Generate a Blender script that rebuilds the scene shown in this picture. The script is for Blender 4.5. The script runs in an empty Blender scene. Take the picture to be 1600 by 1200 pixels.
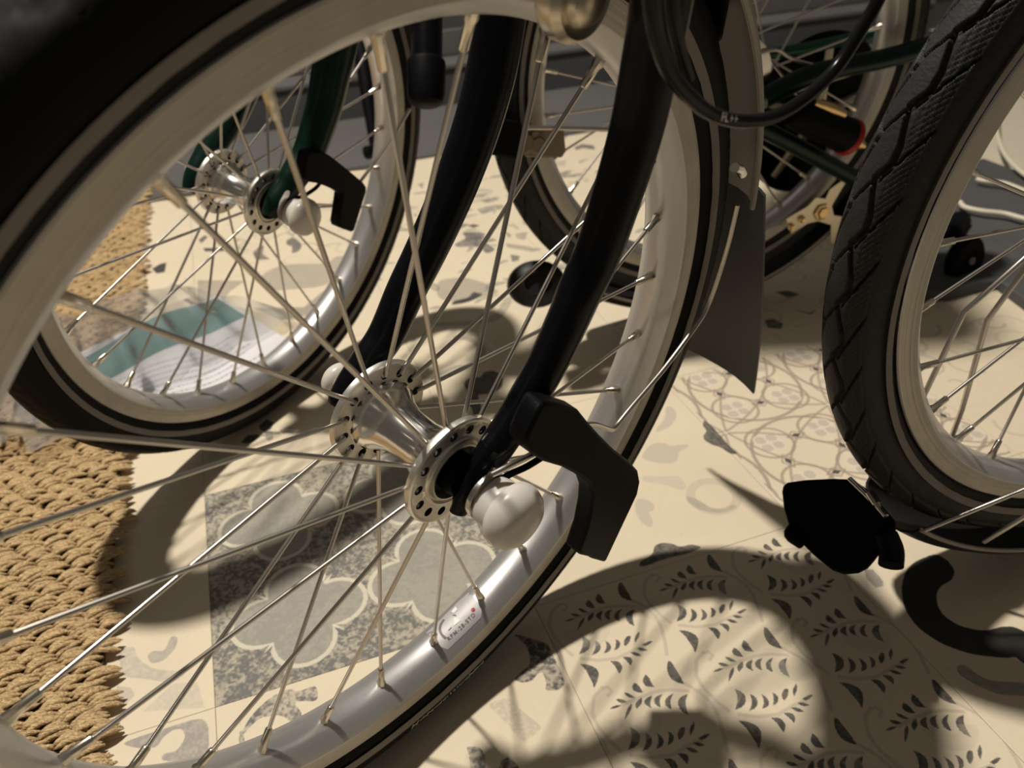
import bpy, bmesh, math, random
import numpy as np
from mathutils import Vector, Matrix
random.seed(4)
PI = math.pi
COL = bpy.context.scene.collection

# ------------------------------------------------------------------ camera
CAMM = Matrix(((0.998718915, -0.0420242294, -0.0281867360),
               (0.0, -0.557031850, 0.830491131),
               (-0.0506016595, -0.829427202, -0.556318245)))   # camera axes (right, down, forward) -> world
HC = 0.4073
FPX = 1257.8
CAMPOS = Vector((0, 0, HC))
cam = bpy.data.cameras.new('camera')
camo = bpy.data.objects.new('camera', cam)
COL.objects.link(camo)
cx, cy, cz = CAMM.col[0].copy(), CAMM.col[1].copy(), CAMM.col[2].copy()
R = Matrix((cx, -cy, -cz)).transposed().to_4x4()
camo.matrix_world = Matrix.Translation(CAMPOS) @ R
cam.sensor_fit = 'HORIZONTAL'
cam.sensor_width = 36.0
cam.lens = 36.0 * FPX / 1600.0
cam.clip_start = 0.01
cam.clip_end = 50
cam.dof.use_dof = True
cam.dof.focus_distance = 0.355
cam.dof.aperture_fstop = 12.5
bpy.context.scene.camera = camo

# ------------------------------------------------------------------ light
w = bpy.data.worlds.new('room_world')
bpy.context.scene.world = w
w.use_nodes = True
w.node_tree.nodes['Background'].inputs[0].default_value = (1.0, 0.89, 0.75, 1)
w.node_tree.nodes['Background'].inputs[1].default_value = 0.085
ld = bpy.data.lights.new('ceiling_lamp_light', 'POINT')
ld.energy = 185.0
ld.color = (1.0, 0.935, 0.83)
ld.shadow_soft_size = 0.048
lo = bpy.data.objects.new('ceiling_lamp_light', ld)
lo.location = (-0.5416, 0.6917, 2.0604)
COL.objects.link(lo)
vs = bpy.context.scene.view_settings
vs.view_transform = 'Standard'
vs.look = 'None'
vs.gamma = 1.0
vs.use_curve_mapping = False
vs.exposure = 0.0


# ------------------------------------------------------------------ pixel -> space helpers (photo frame 1600x1200)
def ray(px, py):
    return CAMM @ Vector(((px - 800) / FPX, (py - 600) / FPX, 1.0))


def D(px, py, depth):
    return CAMPOS + ray(px, py) * depth


def G(px, py, z=0.0):
    d = ray(px, py)
    return CAMPOS + d * ((z - HC) / d.z)


TA = math.radians(-70.50486863505506)
TP, TQ = Vector((math.cos(TA), math.sin(TA), 0)), Vector((-math.sin(TA), math.cos(TA), 0))
P0, Q0, TL = -0.332, -0.0875, 0.1985


def UV(px, py):
    g = G(px, py)
    return ((g.dot(TQ) - Q0) / TL, (g.dot(TP) - P0) / TL)


def XY(col, row, z=0.0):
    v = TP * (P0 + row * TL) + TQ * (Q0 + col * TL)
    return Vector((v.x, v.y, z))


# ------------------------------------------------------------------ materials
def mat(name, col, rough=0.5, metal=0.0, noise=0.0, nscale=60.0, bump=0.0, bscale=200.0, spec=None, trans=0.0, ior=1.45, coat=0.0, sss=0.0, aniso=None):
    m = bpy.data.materials.new(name)
    m.use_nodes = True
    nt = m.node_tree
    b = nt.nodes['Principled BSDF']
    b.inputs['Base Color'].default_value = (*col, 1)
    b.inputs['Roughness'].default_value = rough
    b.inputs['Metallic'].default_value = metal
    if spec is not None:
        b.inputs['Specular IOR Level'].default_value = spec
    b.inputs['Transmission Weight'].default_value = trans
    b.inputs['IOR'].default_value = ior
    b.inputs['Coat Weight'].default_value = coat
    if sss:
        b.inputs['Subsurface Weight'].default_value = sss
        b.inputs['Subsurface Radius'].default_value = (0.01, 0.007, 0.005)
        b.inputs['Subsurface Scale'].default_value = 0.6
    tc = nt.nodes.new('ShaderNodeTexCoord')
    if noise:
        n = nt.nodes.new('ShaderNodeTexNoise')
        n.inputs['Scale'].default_value = nscale
        n.inputs['Detail'].default_value = 5
        nt.links.new(tc.outputs['Object'], n.inputs['Vector'])
        mx = nt.nodes.new('ShaderNodeMixRGB')
        mx.blend_type = 'MULTIPLY'
        mx.inputs[0].default_value = noise
        mx.inputs[1].default_value = (*col, 1)
        nt.links.new(n.outputs['Fac'], mx.inputs[2])
        mp = nt.nodes.new('ShaderNodeMapRange')
        mp.inputs[3].default_value = rough * 0.8
        mp.inputs[4].default_value = min(1, rough * 1.25)
        nt.links.new(n.outputs['Fac'], mp.inputs[0])
        nt.links.new(mp.outputs[0], b.inputs['Roughness'])
        nt.links.new(mx.outputs[0], b.inputs['Base Color'])
    if bump:
        n2 = nt.nodes.new('ShaderNodeTexNoise')
        n2.inputs['Scale'].default_value = bscale
        n2.inputs['Detail'].default_value = 3
        nt.links.new(tc.outputs['Object'], n2.inputs['Vector'])
        bp = nt.nodes.new('ShaderNodeBump')
        bp.inputs['Strength'].default_value = bump
        bp.inputs['Distance'].default_value = 0.001
        nt.links.new(n2.outputs['Fac'], bp.inputs['Height'])
        nt.links.new(bp.outputs[0], b.inputs['Normal'])
    return m


M = {}
M['rim'] = mat('brushed_aluminium', (0.68, 0.665, 0.66), 0.38, 0.80, noise=0.15, nscale=25)
M['brake'] = mat('worn_brake_track', (0.56, 0.52, 0.46), 0.46, 0.80, noise=0.35, nscale=90)
M['hub'] = mat('polished_hub_aluminium', (0.80, 0.77, 0.72), 0.17, 1.0)
M['flange'] = mat('satin_hub_flange', (0.80, 0.76, 0.69), 0.36, 0.9)
M['dull'] = mat('dull_brown_steel', (0.22, 0.18, 0.13), 0.4, 0.8)
M['warm'] = mat('warm_satin_alloy', (0.62, 0.55, 0.43), 0.3, 0.9)
M['steel'] = mat('stainless_spoke', (0.58, 0.54, 0.49), 0.31, 1.0)
M['nipple'] = mat('nickel_nipple', (0.72, 0.66, 0.55), 0.22, 1.0)
M['rubber'] = mat('tyre_rubber', (0.010, 0.010, 0.0095), 0.6, bump=0.06, bscale=900, spec=0.12)
M['tread'] = mat('dusty_tread_rubber', (0.028, 0.028, 0.027), 0.6, noise=0.4, nscale=70, bump=0.4, bscale=500, spec=0.3)
M['stripe'] = mat('reflective_stripe', (0.21, 0.19, 0.165), 0.5, noise=0.25, nscale=60)
M['letter'] = mat('raised_grey_lettering', (0.62, 0.58, 0.50), 0.5)
M['black'] = mat('glossy_black_paint', (0.003, 0.003, 0.0045), 0.28, spec=0.2, noise=0.1, nscale=120)
M['plastic'] = mat('matt_black_plastic', (0.004, 0.004, 0.005), 0.5, bump=0.15, bscale=1500, spec=0.07)
M['flap'] = mat('black_rubber_sheet', (0.013, 0.013, 0.013), 0.5, spec=0.35)
M['green'] = mat('dark_green_paint', (0.0012, 0.014, 0.009), 0.3, spec=0.25, coat=0.05)
M['green2'] = mat('mid_green_paint', (0.002, 0.060, 0.030), 0.3, spec=0.4)
M['white'] = mat('milky_white_nylon', (0.62, 0.585, 0.54), 0.30, sss=0.5, spec=0.5)
M['chrome'] = mat('zinc_plated_steel', (0.62, 0.60, 0.58), 0.22, 1.0)
M['cable'] = mat('black_cable_sheath', (0.006, 0.006, 0.006), 0.22, spec=0.18)
M['cream'] = mat('cream_cord', (0.72, 0.66, 0.52), 0.45)
M['red'] = mat('red_ring_plastic', (0.35, 0.008, 0.006), 0.35)
M['brass'] = mat('brassy_bolt', (0.72, 0.50, 0.25), 0.25, 1.0)
M['grey'] = mat('grey_painted_board', (0.125, 0.121, 0.118), 0.75, noise=0.25, nscale=9)
M['greyd'] = mat('dark_grey_panel', (0.075, 0.075, 0.078), 0.7, noise=0.25, nscale=9)
M['slab'] = mat('dark_grey_slab', (0.095, 0.095, 0.095), 0.7, noise=0.3, nscale=14)
M['grout'] = mat('floor_grout', (0.66, 0.58, 0.46), 0.9, noise=0.2, nscale=80)
M['matbase'] = mat('jute_backing', (0.085, 0.055, 0.035), 1.0)
M['void'] = mat('dark_bore', (0.006, 0.006, 0.006), 0.6)
M['paper'] = mat('white_leaflet_paper', (0.72, 0.70, 0.72), 0.5)
M['teal'] = mat('teal_printed_band', (0.035, 0.20, 0.19), 0.45, noise=0.15, nscale=40)
M['ink'] = mat('grey_print_ink', (0.54, 0.53, 0.56), 0.6)
M['inkd'] = mat('dark_print_ink', (0.06, 0.055, 0.06), 0.6)
M['sticker'] = mat('silver_foil_sticker', (0.50, 0.48, 0.48), 0.55, 0.25)
M['stickw'] = mat('white_sticker_print', (0.85, 0.83, 0.80), 0.5)
M['stickg'] = mat('violet_grey_sticker_print', (0.17, 0.14, 0.15), 0.5)
M['mudin'] = mat('light_grey_mudguard', (0.36, 0.33, 0.285), 0.42, spec=0.4)

for key in ('brake', 'rim'):
    nt = M[key].node_tree
    b = nt.nodes['Principled BSDF']
    tc = nt.nodes.new('ShaderNodeTexCoord')
    sx = nt.nodes.new('ShaderNodeSeparateXYZ')
    cb = nt.nodes.new('ShaderNodeCombineXYZ')
    ln = nt.nodes.new('ShaderNodeVectorMath')
    ln.operation = 'LENGTH'
    nt.links.new(tc.outputs['Object'], sx.inputs[0])
    nt.links.new(sx.outputs[0], cb.inputs[0])
    nt.links.new(sx.outputs[1], cb.inputs[1])
    nt.links.new(cb.outputs[0], ln.inputs[0])
    nr = nt.nodes.new('ShaderNodeTexNoise')
    nr.noise_dimensions = '1D'
    nr.inputs['Scale'].default_value = 650 if key == 'brake' else 260
    nr.inputs['Detail'].default_value = 3
    nt.links.new(ln.outputs['Value'], nr.inputs['W'])
    bp = nt.nodes.new('ShaderNodeBump')
    bp.inputs['Strength'].default_value = 0.55 if key == 'brake' else 0.25
    bp.inputs['Distance'].default_value = 0.0008
    nt.links.new(nr.outputs['Fac'], bp.inputs['Height'])
    nt.links.new(bp.outputs[0], b.inputs['Normal'])

# clear crinkled plastic
m = bpy.data.materials.new('clear_polybag')
m.use_nodes = True
nt = m.node_tree
for n in list(nt.nodes):
    nt.nodes.remove(n)
out = nt.nodes.new('ShaderNodeOutputMaterial')
tr = nt.nodes.new('ShaderNodeBsdfTransparent')
gl = nt.nodes.new('ShaderNodeBsdfGlossy')
gl.inputs['Roughness'].default_value = 0.20
df = nt.nodes.new('ShaderNodeBsdfDiffuse')
df.inputs['Color'].default_value = (0.75, 0.74, 0.76, 1)
m1 = nt.nodes.new('ShaderNodeMixShader')
m1.inputs[0].default_value = 0.16
nt.links.new(tr.outputs[0], m1.inputs[1])
nt.links.new(df.outputs[0], m1.inputs[2])
fr = nt.nodes.new('ShaderNodeFresnel')
fr.inputs[0].default_value = 1.5
mm = nt.nodes.new('ShaderNodeMath')
mm.operation = 'MULTIPLY_ADD'
mm.inputs[1].default_value = 2.2
mm.inputs[2].default_value = 0.10
nt.links.new(fr.outputs[0], mm.inputs[0])
m2 = nt.nodes.new('ShaderNodeMixShader')
nt.links.new(mm.outputs[0], m2.inputs[0])
nt.links.new(m1.outputs[0], m2.inputs[1])
nt.links.new(gl.outputs[0], m2.inputs[2])
nt.links.new(m2.outputs[0], out.inputs[0])
M['bag'] = m

# jute
m = mat('jute_fibre', (0.62, 0.40, 0.19), 0.85, bump=0.0)
nt = m.node_tree
b = nt.nodes['Principled BSDF']
tc = nt.nodes.new('ShaderNodeTexCoord')
mp = nt.nodes.new('ShaderNodeMapping')
mp.inputs['Rotation'].default_value = (0, 0, TA + PI / 2 + 0.25)
mp.inputs['Scale'].default_value = (140, 1500, 1500)
nt.links.new(tc.outputs['Object'], mp.inputs[0])
n = nt.nodes.new('ShaderNodeTexNoise')
n.inputs['Scale'].default_value = 1.0
n.inputs['Detail'].default_value = 4
nt.links.new(mp.outputs[0], n.inputs['Vector'])
cr = nt.nodes.new('ShaderNodeValToRGB')
cr.color_ramp.elements[0].position = 0.30
cr.color_ramp.elements[0].color = (0.24, 0.14, 0.06, 1)
cr.color_ramp.elements[1].position = 0.68
cr.color_ramp.elements[1].color = (0.88, 0.64, 0.34, 1)
nt.links.new(n.outputs['Fac'], cr.inputs[0])
nt.links.new(cr.outputs[0], b.inputs['Base Color'])
bp = nt.nodes.new('ShaderNodeBump')
bp.inputs['Strength'].default_value = 0.9
bp.inputs['Distance'].default_value = 0.0012
nt.links.new(n.outputs['Fac'], bp.inputs['Height'])
nt.links.new(bp.outputs[0], b.inputs['Normal'])
M['jute'] = m

# ------------------------------------------------------------------ object helpers
WM = {}


def place(o, Mw, parent=None):
    COL.objects.link(o)
    if parent is not None:
        o.parent = parent
        o.matrix_parent_inverse = WM[parent.name].inverted()
    o.matrix_basis = Mw
    WM[o.name] = Mw.copy()
    return o


def empty(name, loc, label=None, cat=None, group=None):
    o = bpy.data.objects.new(name, None)
    o.empty_display_size = 0.05
    place(o, Matrix.Translation(loc))
    return tag(o, label, cat, group)


def tag(o, label=None, cat=None, group=None, kind=None):
    if label:
        o['label'] = label
    if cat:
        o['category'] = cat
    if group:
        o['group'] = group
    if kind:
        o['kind'] = kind
    return o


class MB:
    def __init__(self):
        self.v = []
        self.f = []
        self.mi = []

    def add(self, vs, fs, mi=0):
        b = len(self.v)
        self.v += [tuple(p) for p in vs]
        self.f += [tuple(b + i for i in f) for f in fs]
        self.mi += [mi] * len(fs)

    def mesh(self, name, mats, smooth=True, flip=False):
        me = bpy.data.meshes.new(name)
        me.from_pydata(self.v, [], self.f)
        if not isinstance(mats, (list, tuple)):
            mats = [mats]
        for m_ in mats:
            me.materials.append(m_)
        me.polygons.foreach_set('material_index', self.mi)
        me.validate()
        bm = bmesh.new()
        bm.from_mesh(me)
        bmesh.ops.remove_doubles(bm, verts=bm.verts, dist=1e-6)
        bmesh.ops.recalc_face_normals(bm, faces=bm.faces)
        bm.to_mesh(me)
        bm.free()
        me.polygons.foreach_set('use_smooth', [smooth] * len(me.polygons))
        if smooth:
            try:
                me.set_sharp_from_angle(angle=math.radians(38))
            except Exception:
                pass
        me.update()
        return me

    def build(self, name, mats, parent=None, Mw=None, smooth=True):
        o = bpy.data.objects.new(name, self.mesh(name, mats, smooth))
        return place(o, Mw or Matrix.Identity(4), parent)

    def lathe(self, prof, n=64, a0=0.0, a1=2 * PI, mi=0, closed=False, caps=False):
        """prof: (r, z) list revolved about z"""
        full = abs(a1 - a0 - 2 * PI) < 1e-6
        m_ = n if full else n + 1
        k = len(prof)
        vs = []
        for i in range(m_):
            a = a0 + (a1 - a0) * i / n
            c, s = math.cos(a), math.sin(a)
            vs += [(r * c, r * s, z) for r, z in prof]
        fs = []
        for i in range(n):
            j = (i + 1) % m_
            for q in range(k if closed else k - 1):
                q2 = (q + 1) % k
                fs.append((i * k + q, j * k + q, j * k + q2, i * k + q2))
        if not full and caps and closed:
            fs.append(tuple(range(k)))
            fs.append(tuple(reversed([(m_ - 1) * k + q for q in range(k)])))
        self.add(vs, fs, mi)

    def tube(self, pts, r, n=12, mi=0, cap=True):
        pts = [Vector(p) for p in pts]
        if not isinstance(r, (list, tuple)):
            r = [r] * len(pts)
        vs = []
        up = None
        for i, p in enumerate(pts):
            t = (pts[min(i + 1, len(pts) - 1)] - pts[max(i - 1, 0)]).normalized()
            if up is None:
                up = t.orthogonal().normalized()
            up = (up - t * up.dot(t)).normalized()
            sd = t.cross(up)
            rr = r[i]
            ra, rb = rr if isinstance(rr, tuple) else (rr, rr)
            for q in range(n):
                a = 2 * PI * q / n
                vs.append(p + up * (math.cos(a) * ra) + sd * (math.sin(a) * rb))
        fs = []
        for i in range(len(pts) - 1):
            for q in range(n):
                q2 = (q + 1) % n
                fs.append((i * n + q, i * n + q2, (i + 1) * n + q2, (i + 1) * n + q))
        if cap:
            fs.append(tuple(range(n)))
            fs.append(tuple((len(pts) - 1) * n + q for q in reversed(range(n))))
        self.add(vs, fs, mi)

    def prism(self, front, back, mi=0):
        n = len(front)
        self.add(list(front) + list(back), [tuple(range(n)), tuple(reversed(range(n, 2 * n)))] +
                 [(i, (i + 1) % n, n + (i + 1) % n, n + i) for i in range(n)], mi)


def smooth_path(pts, n=6):
    """Catmull-Rom"""
    pts = [Vector(p) for p in pts]
    P = [pts[0] * 2 - pts[1]] + pts + [pts[-1] * 2 - pts[-2]]
    out_ = []
    for i in range(1, len(P) - 2):
        for k in range(n):
            t = k / n
            out_.append(0.5 * ((2 * P[i]) + (P[i + 1] - P[i - 1]) * t + (2 * P[i - 1] - 5 * P[i] + 4 * P[i + 1] - P[i + 2]) * t * t +
                               (-P[i - 1] + 3 * P[i] - 3 * P[i + 1] + P[i + 2]) * t ** 3))
    out_.append(pts[-1])
    return out_


def bevel(o, width, seg=2):
    md = o.modifiers.new('bevel', 'BEVEL')
    md.width = width
    md.segments = seg
    md.limit_method = 'ANGLE'
    md.angle_limit = math.radians(40)
    return o


# ------------------------------------------------------------------ floor print canvas
C0, C1_, Rw0, Rw1 = -2.0, 5.0, -5.0, 2.0          # canvas range in tile units
PPT = 420
CW, CH = int((C1_ - C0) * PPT), int((Rw1 - Rw0) * PPT)
rng = np.random.RandomState(7)


def vnoise(h, w_, cell):
    gh, gw = h // cell + 3, w_ // cell + 3
    g = rng.rand(gh, gw).astype(np.float32)
    y = np.arange(h, dtype=np.float32) / cell
    x = np.arange(w_, dtype=np.float32) / cell
    yi, xi = y.astype(int), x.astype(int)
    fy, fx = (y - yi), (x - xi)
    fy = (fy * fy * (3 - 2 * fy))[:, None]
    fx = (fx * fx * (3 - 2 * fx))[None, :]
    a = g[yi][:, xi]
    b_ = g[yi][:, xi + 1]
    c_ = g[yi + 1][:, xi]
    d_ = g[yi + 1][:, xi + 1]
    return (a * (1 - fx) + b_ * fx) * (1 - fy) + (c_ * (1 - fx) + d_ * fx) * fy


N1 = vnoise(CH, CW, 3) * 0.42 + vnoise(CH, CW, 7) * 0.33 + vnoise(CH, CW, 40) * 0.25
N2 = vnoise(CH, CW, 60) * 0.5 + vnoise(CH, CW, 150) * 0.5
BASE = np.array([0.745, 0.640, 0.475], dtype=np.float32)
IMG = np.empty((CH, CW, 3), dtype=np.float32)
IMG[:] = BASE
IMG *= (0.93 + 0.10 * N2)[..., None]
IMG *= (0.97 + 0.06 * N1)[..., None]


def blend(y0, y1, x0, x1, mask, col, alpha, speck):
    a = mask * alpha
    if speck > 0:
        a = a * np.clip(1 - speck * np.clip((N1[y0:y1, x0:x1] - 0.36) * 3.6, 0, 1), 0, 1)
    a = a[..., None]
    IMG[y0:y1, x0:x1] = IMG[y0:y1, x0:x1] * (1 - a) + np.array(col, dtype=np.float32) * a


def poly(pts, col, alpha=1.0, speck=0.0, clip=None):
    """even-odd polygon fill in tile (col,row) units"""
    xs = np.array([(p[0] - C0) * PPT for p in pts])
    ys = np.array([(p[1] - Rw0) * PPT for p in pts])
    lo_x, hi_x, lo_y, hi_y = xs.min() - 1, xs.max() + 2, ys.min() - 1, ys.max() + 2
    if clip:
        lo_x, hi_x = max(lo_x, (clip[0] - C0) * PPT), min(hi_x, (clip[1] - C0) * PPT)
        lo_y, hi_y = max(lo_y, (clip[2] - Rw0) * PPT), min(hi_y, (clip[3] - Rw0) * PPT)
    x0, x1 = max(0, int(lo_x)), min(CW, int(hi_x))
    y0, y1 = max(0, int(lo_y)), min(CH, int(hi_y))
    if x1 <= x0 or y1 <= y0:
        return
    gx = np.arange(x0, x1, dtype=np.float32)[None, :] + 0.5
    acc = np.zeros((y1 - y0, x1 - x0), dtype=np.float32)
    for sub in (0.25, 0.75):
        gy = np.arange(y0, y1, dtype=np.float32)[:, None] + sub
        ins = np.zeros((y1 - y0, x1 - x0), dtype=bool)
        n = len(xs)
        for i in range(n):
            xa, ya, xb, yb = xs[i], ys[i], xs[(i + 1) % n], ys[(i + 1) % n]
            if ya == yb:
                continue
            c = (ya > gy) != (yb > gy)
            ins ^= c & (gx < (xb - xa) * (gy - ya) / (yb - ya) + xa)
        acc += ins * 0.5
    blend(y0, y1, x0, x1, acc, col, alpha, speck)


def line(pts, wd, col, alpha=1.0, clip=None):
    """polyline; wd in tile units"""
    left, right = [], []
    n = len(pts)
    for i in range(n):
        a = pts[max(0, i - 1)]
        b_ = pts[min(n - 1, i + 1)]
        dx, dy = b_[0] - a[0], b_[1] - a[1]
        L = math.hypot(dx, dy) or 1
        nx, ny = -dy / L * wd / 2, dx / L * wd / 2
        left.append((pts[i][0] + nx, pts[i][1] + ny))
        right.append((pts[i][0] - nx, pts[i][1] - ny))
    for i in range(n - 1):
        poly([left[i], left[i + 1], right[i + 1], right[i]], col, alpha, 0, clip)


def arc(cx_, cy_, r, a0, a1, wd, col, alpha=1.0, clip=None, ry=None, rot=0.0, n=26):
    pts = []
    for k in range(n + 1):
        a = a0 + (a1 - a0) * k / n
        x, y = r * math.cos(a), (ry or r) * math.sin(a)
        pts.append((cx_ + x * math.cos(rot) - y * math.sin(rot), cy_ + x * math.sin(rot) + y * math.cos(rot)))
    line(pts, wd, col, alpha, clip)


def pp(crop, scale, pts):
    """photo-crop pixels -> tile units"""
    return [UV(crop[0] + x / scale, crop[1] + y / scale) for x, y in pts]


DK = (0.040, 0.040, 0.045)
GY = (0.25, 0.235, 0.215)
BG = (0.53, 0.47, 0.38)
LN = (0.36, 0.285, 0.225)

# --- tile (1,0): sprigs of crescent leaves, 3 x 3 repeat
K3 = (960, 720)
leaf = [
    [(585, 650), (600, 655), (625, 690), (658, 735), (625, 728), (600, 712), (583, 680)],
    [(505, 700), (520, 710), (530, 728), (545, 745), (520, 745), (505, 738), (495, 722)],
    [(465, 730), (480, 735), (505, 765), (480, 765), (458, 752)],
    [(430, 765), (450, 768), (478, 785), (450, 785)],
    [(405, 790), (425, 788), (448, 800), (420, 805)],
    [(385, 825), (400, 812), (430, 810), (410, 822)],
    [(675, 770), (650, 778), (637, 800), (655, 832), (685, 845), (672, 815), (668, 790)],
    [(620, 768), (595, 782), (590, 800), (600, 818), (620, 825), (611, 800), (612, 785)],
    [(578, 770), (553, 780), (548, 795), (557, 810), (578, 820), (570, 797), (572, 782)],
    [(540, 775), (515, 788), (512, 800), (520, 810), (542, 822), (534, 802)],
    [(500, 782), (482, 800), (480, 812), (487, 825), (502, 808), (504, 794)],
    [(465, 805), (450, 825), (445, 865), (460, 842), (468, 820)],
    [(485, 1015), (530, 1020), (570, 1045), (576, 1080), (565, 1125), (548, 1090), (520, 1048)],
    [(470, 890), (500, 903), (516, 930), (505, 960), (472, 972), (484, 930)],
    [(530, 910), (553, 922), (561, 945), (553, 965), (528, 977), (539, 942)],
    [(575, 912), (597, 925), (606, 945), (598, 962), (577, 970), (586, 940)],
    [(617, 905), (637, 915), (641, 932), (637, 947), (620, 956), (623, 930)],
    [(655, 905), (665, 888), (680, 893), (677, 922), (662, 937), (654, 922)],
    [(695, 895), (710, 870), (716, 888), (702, 922)],
    [(612, 1003), (645, 1003), (668, 1025), (668, 1045), (660, 1062), (642, 1032)],
    [(660, 985), (690, 983), (708, 1000), (702, 1024), (684, 1005)],
    [(690, 965), (715, 962), (742, 980), (715, 982)],
    [(715, 945), (740, 943), (762, 955), (735, 960)],
    [(732, 930), (765, 912), (776, 916), (752, 938)]]
stems = [[(680, 760), (610, 755), (550, 762), (490, 785), (430, 810)],
         [(620, 712), (665, 735), (720, 765), (765, 800), (800, 850), (830, 920), (850, 980)],
         [(480, 990), (560, 1000), (640, 990), (700, 955), (750, 935)],
         [(350, 745), (320, 780), (320, 840), (350, 890), (400, 940), (450, 980)],
         [(370, 780), (385, 760), (365, 745), (345, 752)]]
def round_leaf(p):
    # round the belly of a leaf but keep its two tips sharp
    n = len(p)
    best = max(((i, j) for i in range(n) for j in range(i)), key=lambda t: (p[t[0]][0] - p[t[1]][0]) ** 2 + (p[t[0]][1] - p[t[1]][1]) ** 2)
    o_ = []
    for i in range(n):
        if i in best:
            o_.append(p[i])
        else:
            a, b_, c_ = p[i - 1], p[i], p[(i + 1) % n]
            o_.append((b_[0] * .72 + a[0] * .28, b_[1] * .72 + a[1] * .28))
            o_.append((b_[0] * .72 + c_[0] * .28, b_[1] * .72 + c_[1] * .28))
    return o_


leaf_uv = [round_leaf(pp(K3, 2.5, l)) for l in leaf]
stem_uv = [pp(K3, 2.5, l) for l in stems]
CL = (1.0, 2.0, 0.0, 1.0)
CLL = (1.004, 1.996, 0.012, 0.99)
for i in range(-2, 3):
    for j in range(-2, 3):
        for s_ in stem_uv:
            line([(x + i / 3 + 0.0, y + j / 3) for x, y in s_], 0.011, (0.50, 0.42, 0.33), 0.6, CL)
for i in range(-2, 3):
    for j in range(-2, 3):
        for l in leaf_uv:
            poly([(x + i / 3, y + j / 3) for x, y in l], DK, 0.93, 0.12, CLL)
for i in range(4):          # faint beige leaves behind
    for j in range(3):
        x, y = 1.12 + i * 0.26, 0.14 + j / 3
        arc(x, y, 0.05, 0.3, 3.4, 0.05, BG, 0.30, CL)

# --- tile (0,-1): weathered grey ground, 2 x 2 barbed quatrefoils
poly([(0.0, -1.0), (1.0, -1.0), (1.0, 0.0), (0.0, 0.0)], (0.165, 0.160, 0.146), 1.0, 0.50)


def quatre(cx_, cy_, s, inner, outline):
    pts = []
    for k in range(4):
        a = k * PI / 2
        for t in np.linspace(-1.0, 1.0, 13):
            x = 0.55 + 0.45 * math.cos(t * 1.80)
            y = 0.45 * math.sin(t * 1.80)
            pts.append((x * math.cos(a) - y * math.sin(a), x * math.sin(a) + y * math.cos(a)))
        a2 = a + PI / 4
        pts.append((0.80 * math.cos(a2), 0.80 * math.sin(a2)))
    q = [(cx_ + s * x, cy_ + s * y) for x, y in pts]
    poly(q, inner, 0.80, 0.0)
    line(q + [q[0]], 0.016, outline, 0.9)


for qx, qy in ((0.262, -0.75), (0.278, -0.268), (0.73, -0.75), (0.73, -0.268)):
    quatre(qx, qy, 0.218, (0.36, 0.335, 0.285), (0.68, 0.62, 0.49))
    poly([(qx - 0.05, qy - 0.15), (qx + 0.08, qy - 0.02), (qx + 0.02, qy + 0.06), (qx - 0.11, qy - 0.03)], (0.30, 0.28, 0.25), 0.25, 0.5)

# --- tile (2,-1) and its twins: interlaced circles with small quatrefoils
for tc_, tr_ in ((2, -1), (3, 0)):
    CG = (tc_ + 0.015, tc_ + 0.985, tr_ + 0.015, tr_ + 0.985)
    for i in range(-1, 3):
        for j in range(-1, 3):
            bx, by = tc_ + 0.302 + i * 0.5, tr_ + 0.195 + j * 0.5
            arc(bx, by, 0.243, 0, 2 * PI, 0.015, LN, 0.85, CG, n=44)
            for dx in (-1, 1):
                for dy in (-1, 1):
                    sx, sy = bx + dx * 0.125, by + dy * 0.125
                    arc(sx, sy, 0.096, 0, 2 * PI, 0.012, LN, 0.8, CG)
                    for k in range(4):
                        a = k * PI / 2 + PI / 4
                        ex_, ey_ = sx + 0.036 * math.cos(a), sy + 0.036 * math.sin(a)
                        arc(ex_, ey_, 0.026, 0, 2 * PI, 0.012, (0.72, 0.65, 0.54), 0.9, CG, n=12)
                        arc(ex_, ey_, 0.012, 0, 2 * PI, 0.024, (0.52, 0.44, 0.36), 0.75, CG, n=10)
            for rot_ in (PI / 4, -PI / 4):
                for sg in (-1, 1):
                    pts_l = []
                    for q_ in range(25):
                        t_ = -1 + q_ / 12
                        lx, ly = .345 * t_, sg * .085 * (1 - t_ * t_)
                        pts_l.append((bx + lx * math.cos(rot_) - ly * math.sin(rot_), by + lx * math.sin(rot_) + ly * math.cos(rot_)))
                    line(pts_l, .011, LN, .75, CG)
            for dx, dy in ((1, 0), (-1, 0), (0, 1), (0, -1)):
                x, y = bx + dx * 0.126, by + dy * 0.126
                a_, b2 = (0.042, 0.026) if dx == 0 else (0.026, 0.042)
                q = [(x - a_, y), (x, y - b2), (x + a_, y), (x, y + b2)]
                line(q + [q[0]], 0.009, LN, 0.8, CG)
                poly([(x - a_ * 0.5, y), (x, y - b2 * 0.5), (x + a_ * 0.5, y), (x, y + b2 * 0.5)], DK, 0.9, 0, CG)

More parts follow.
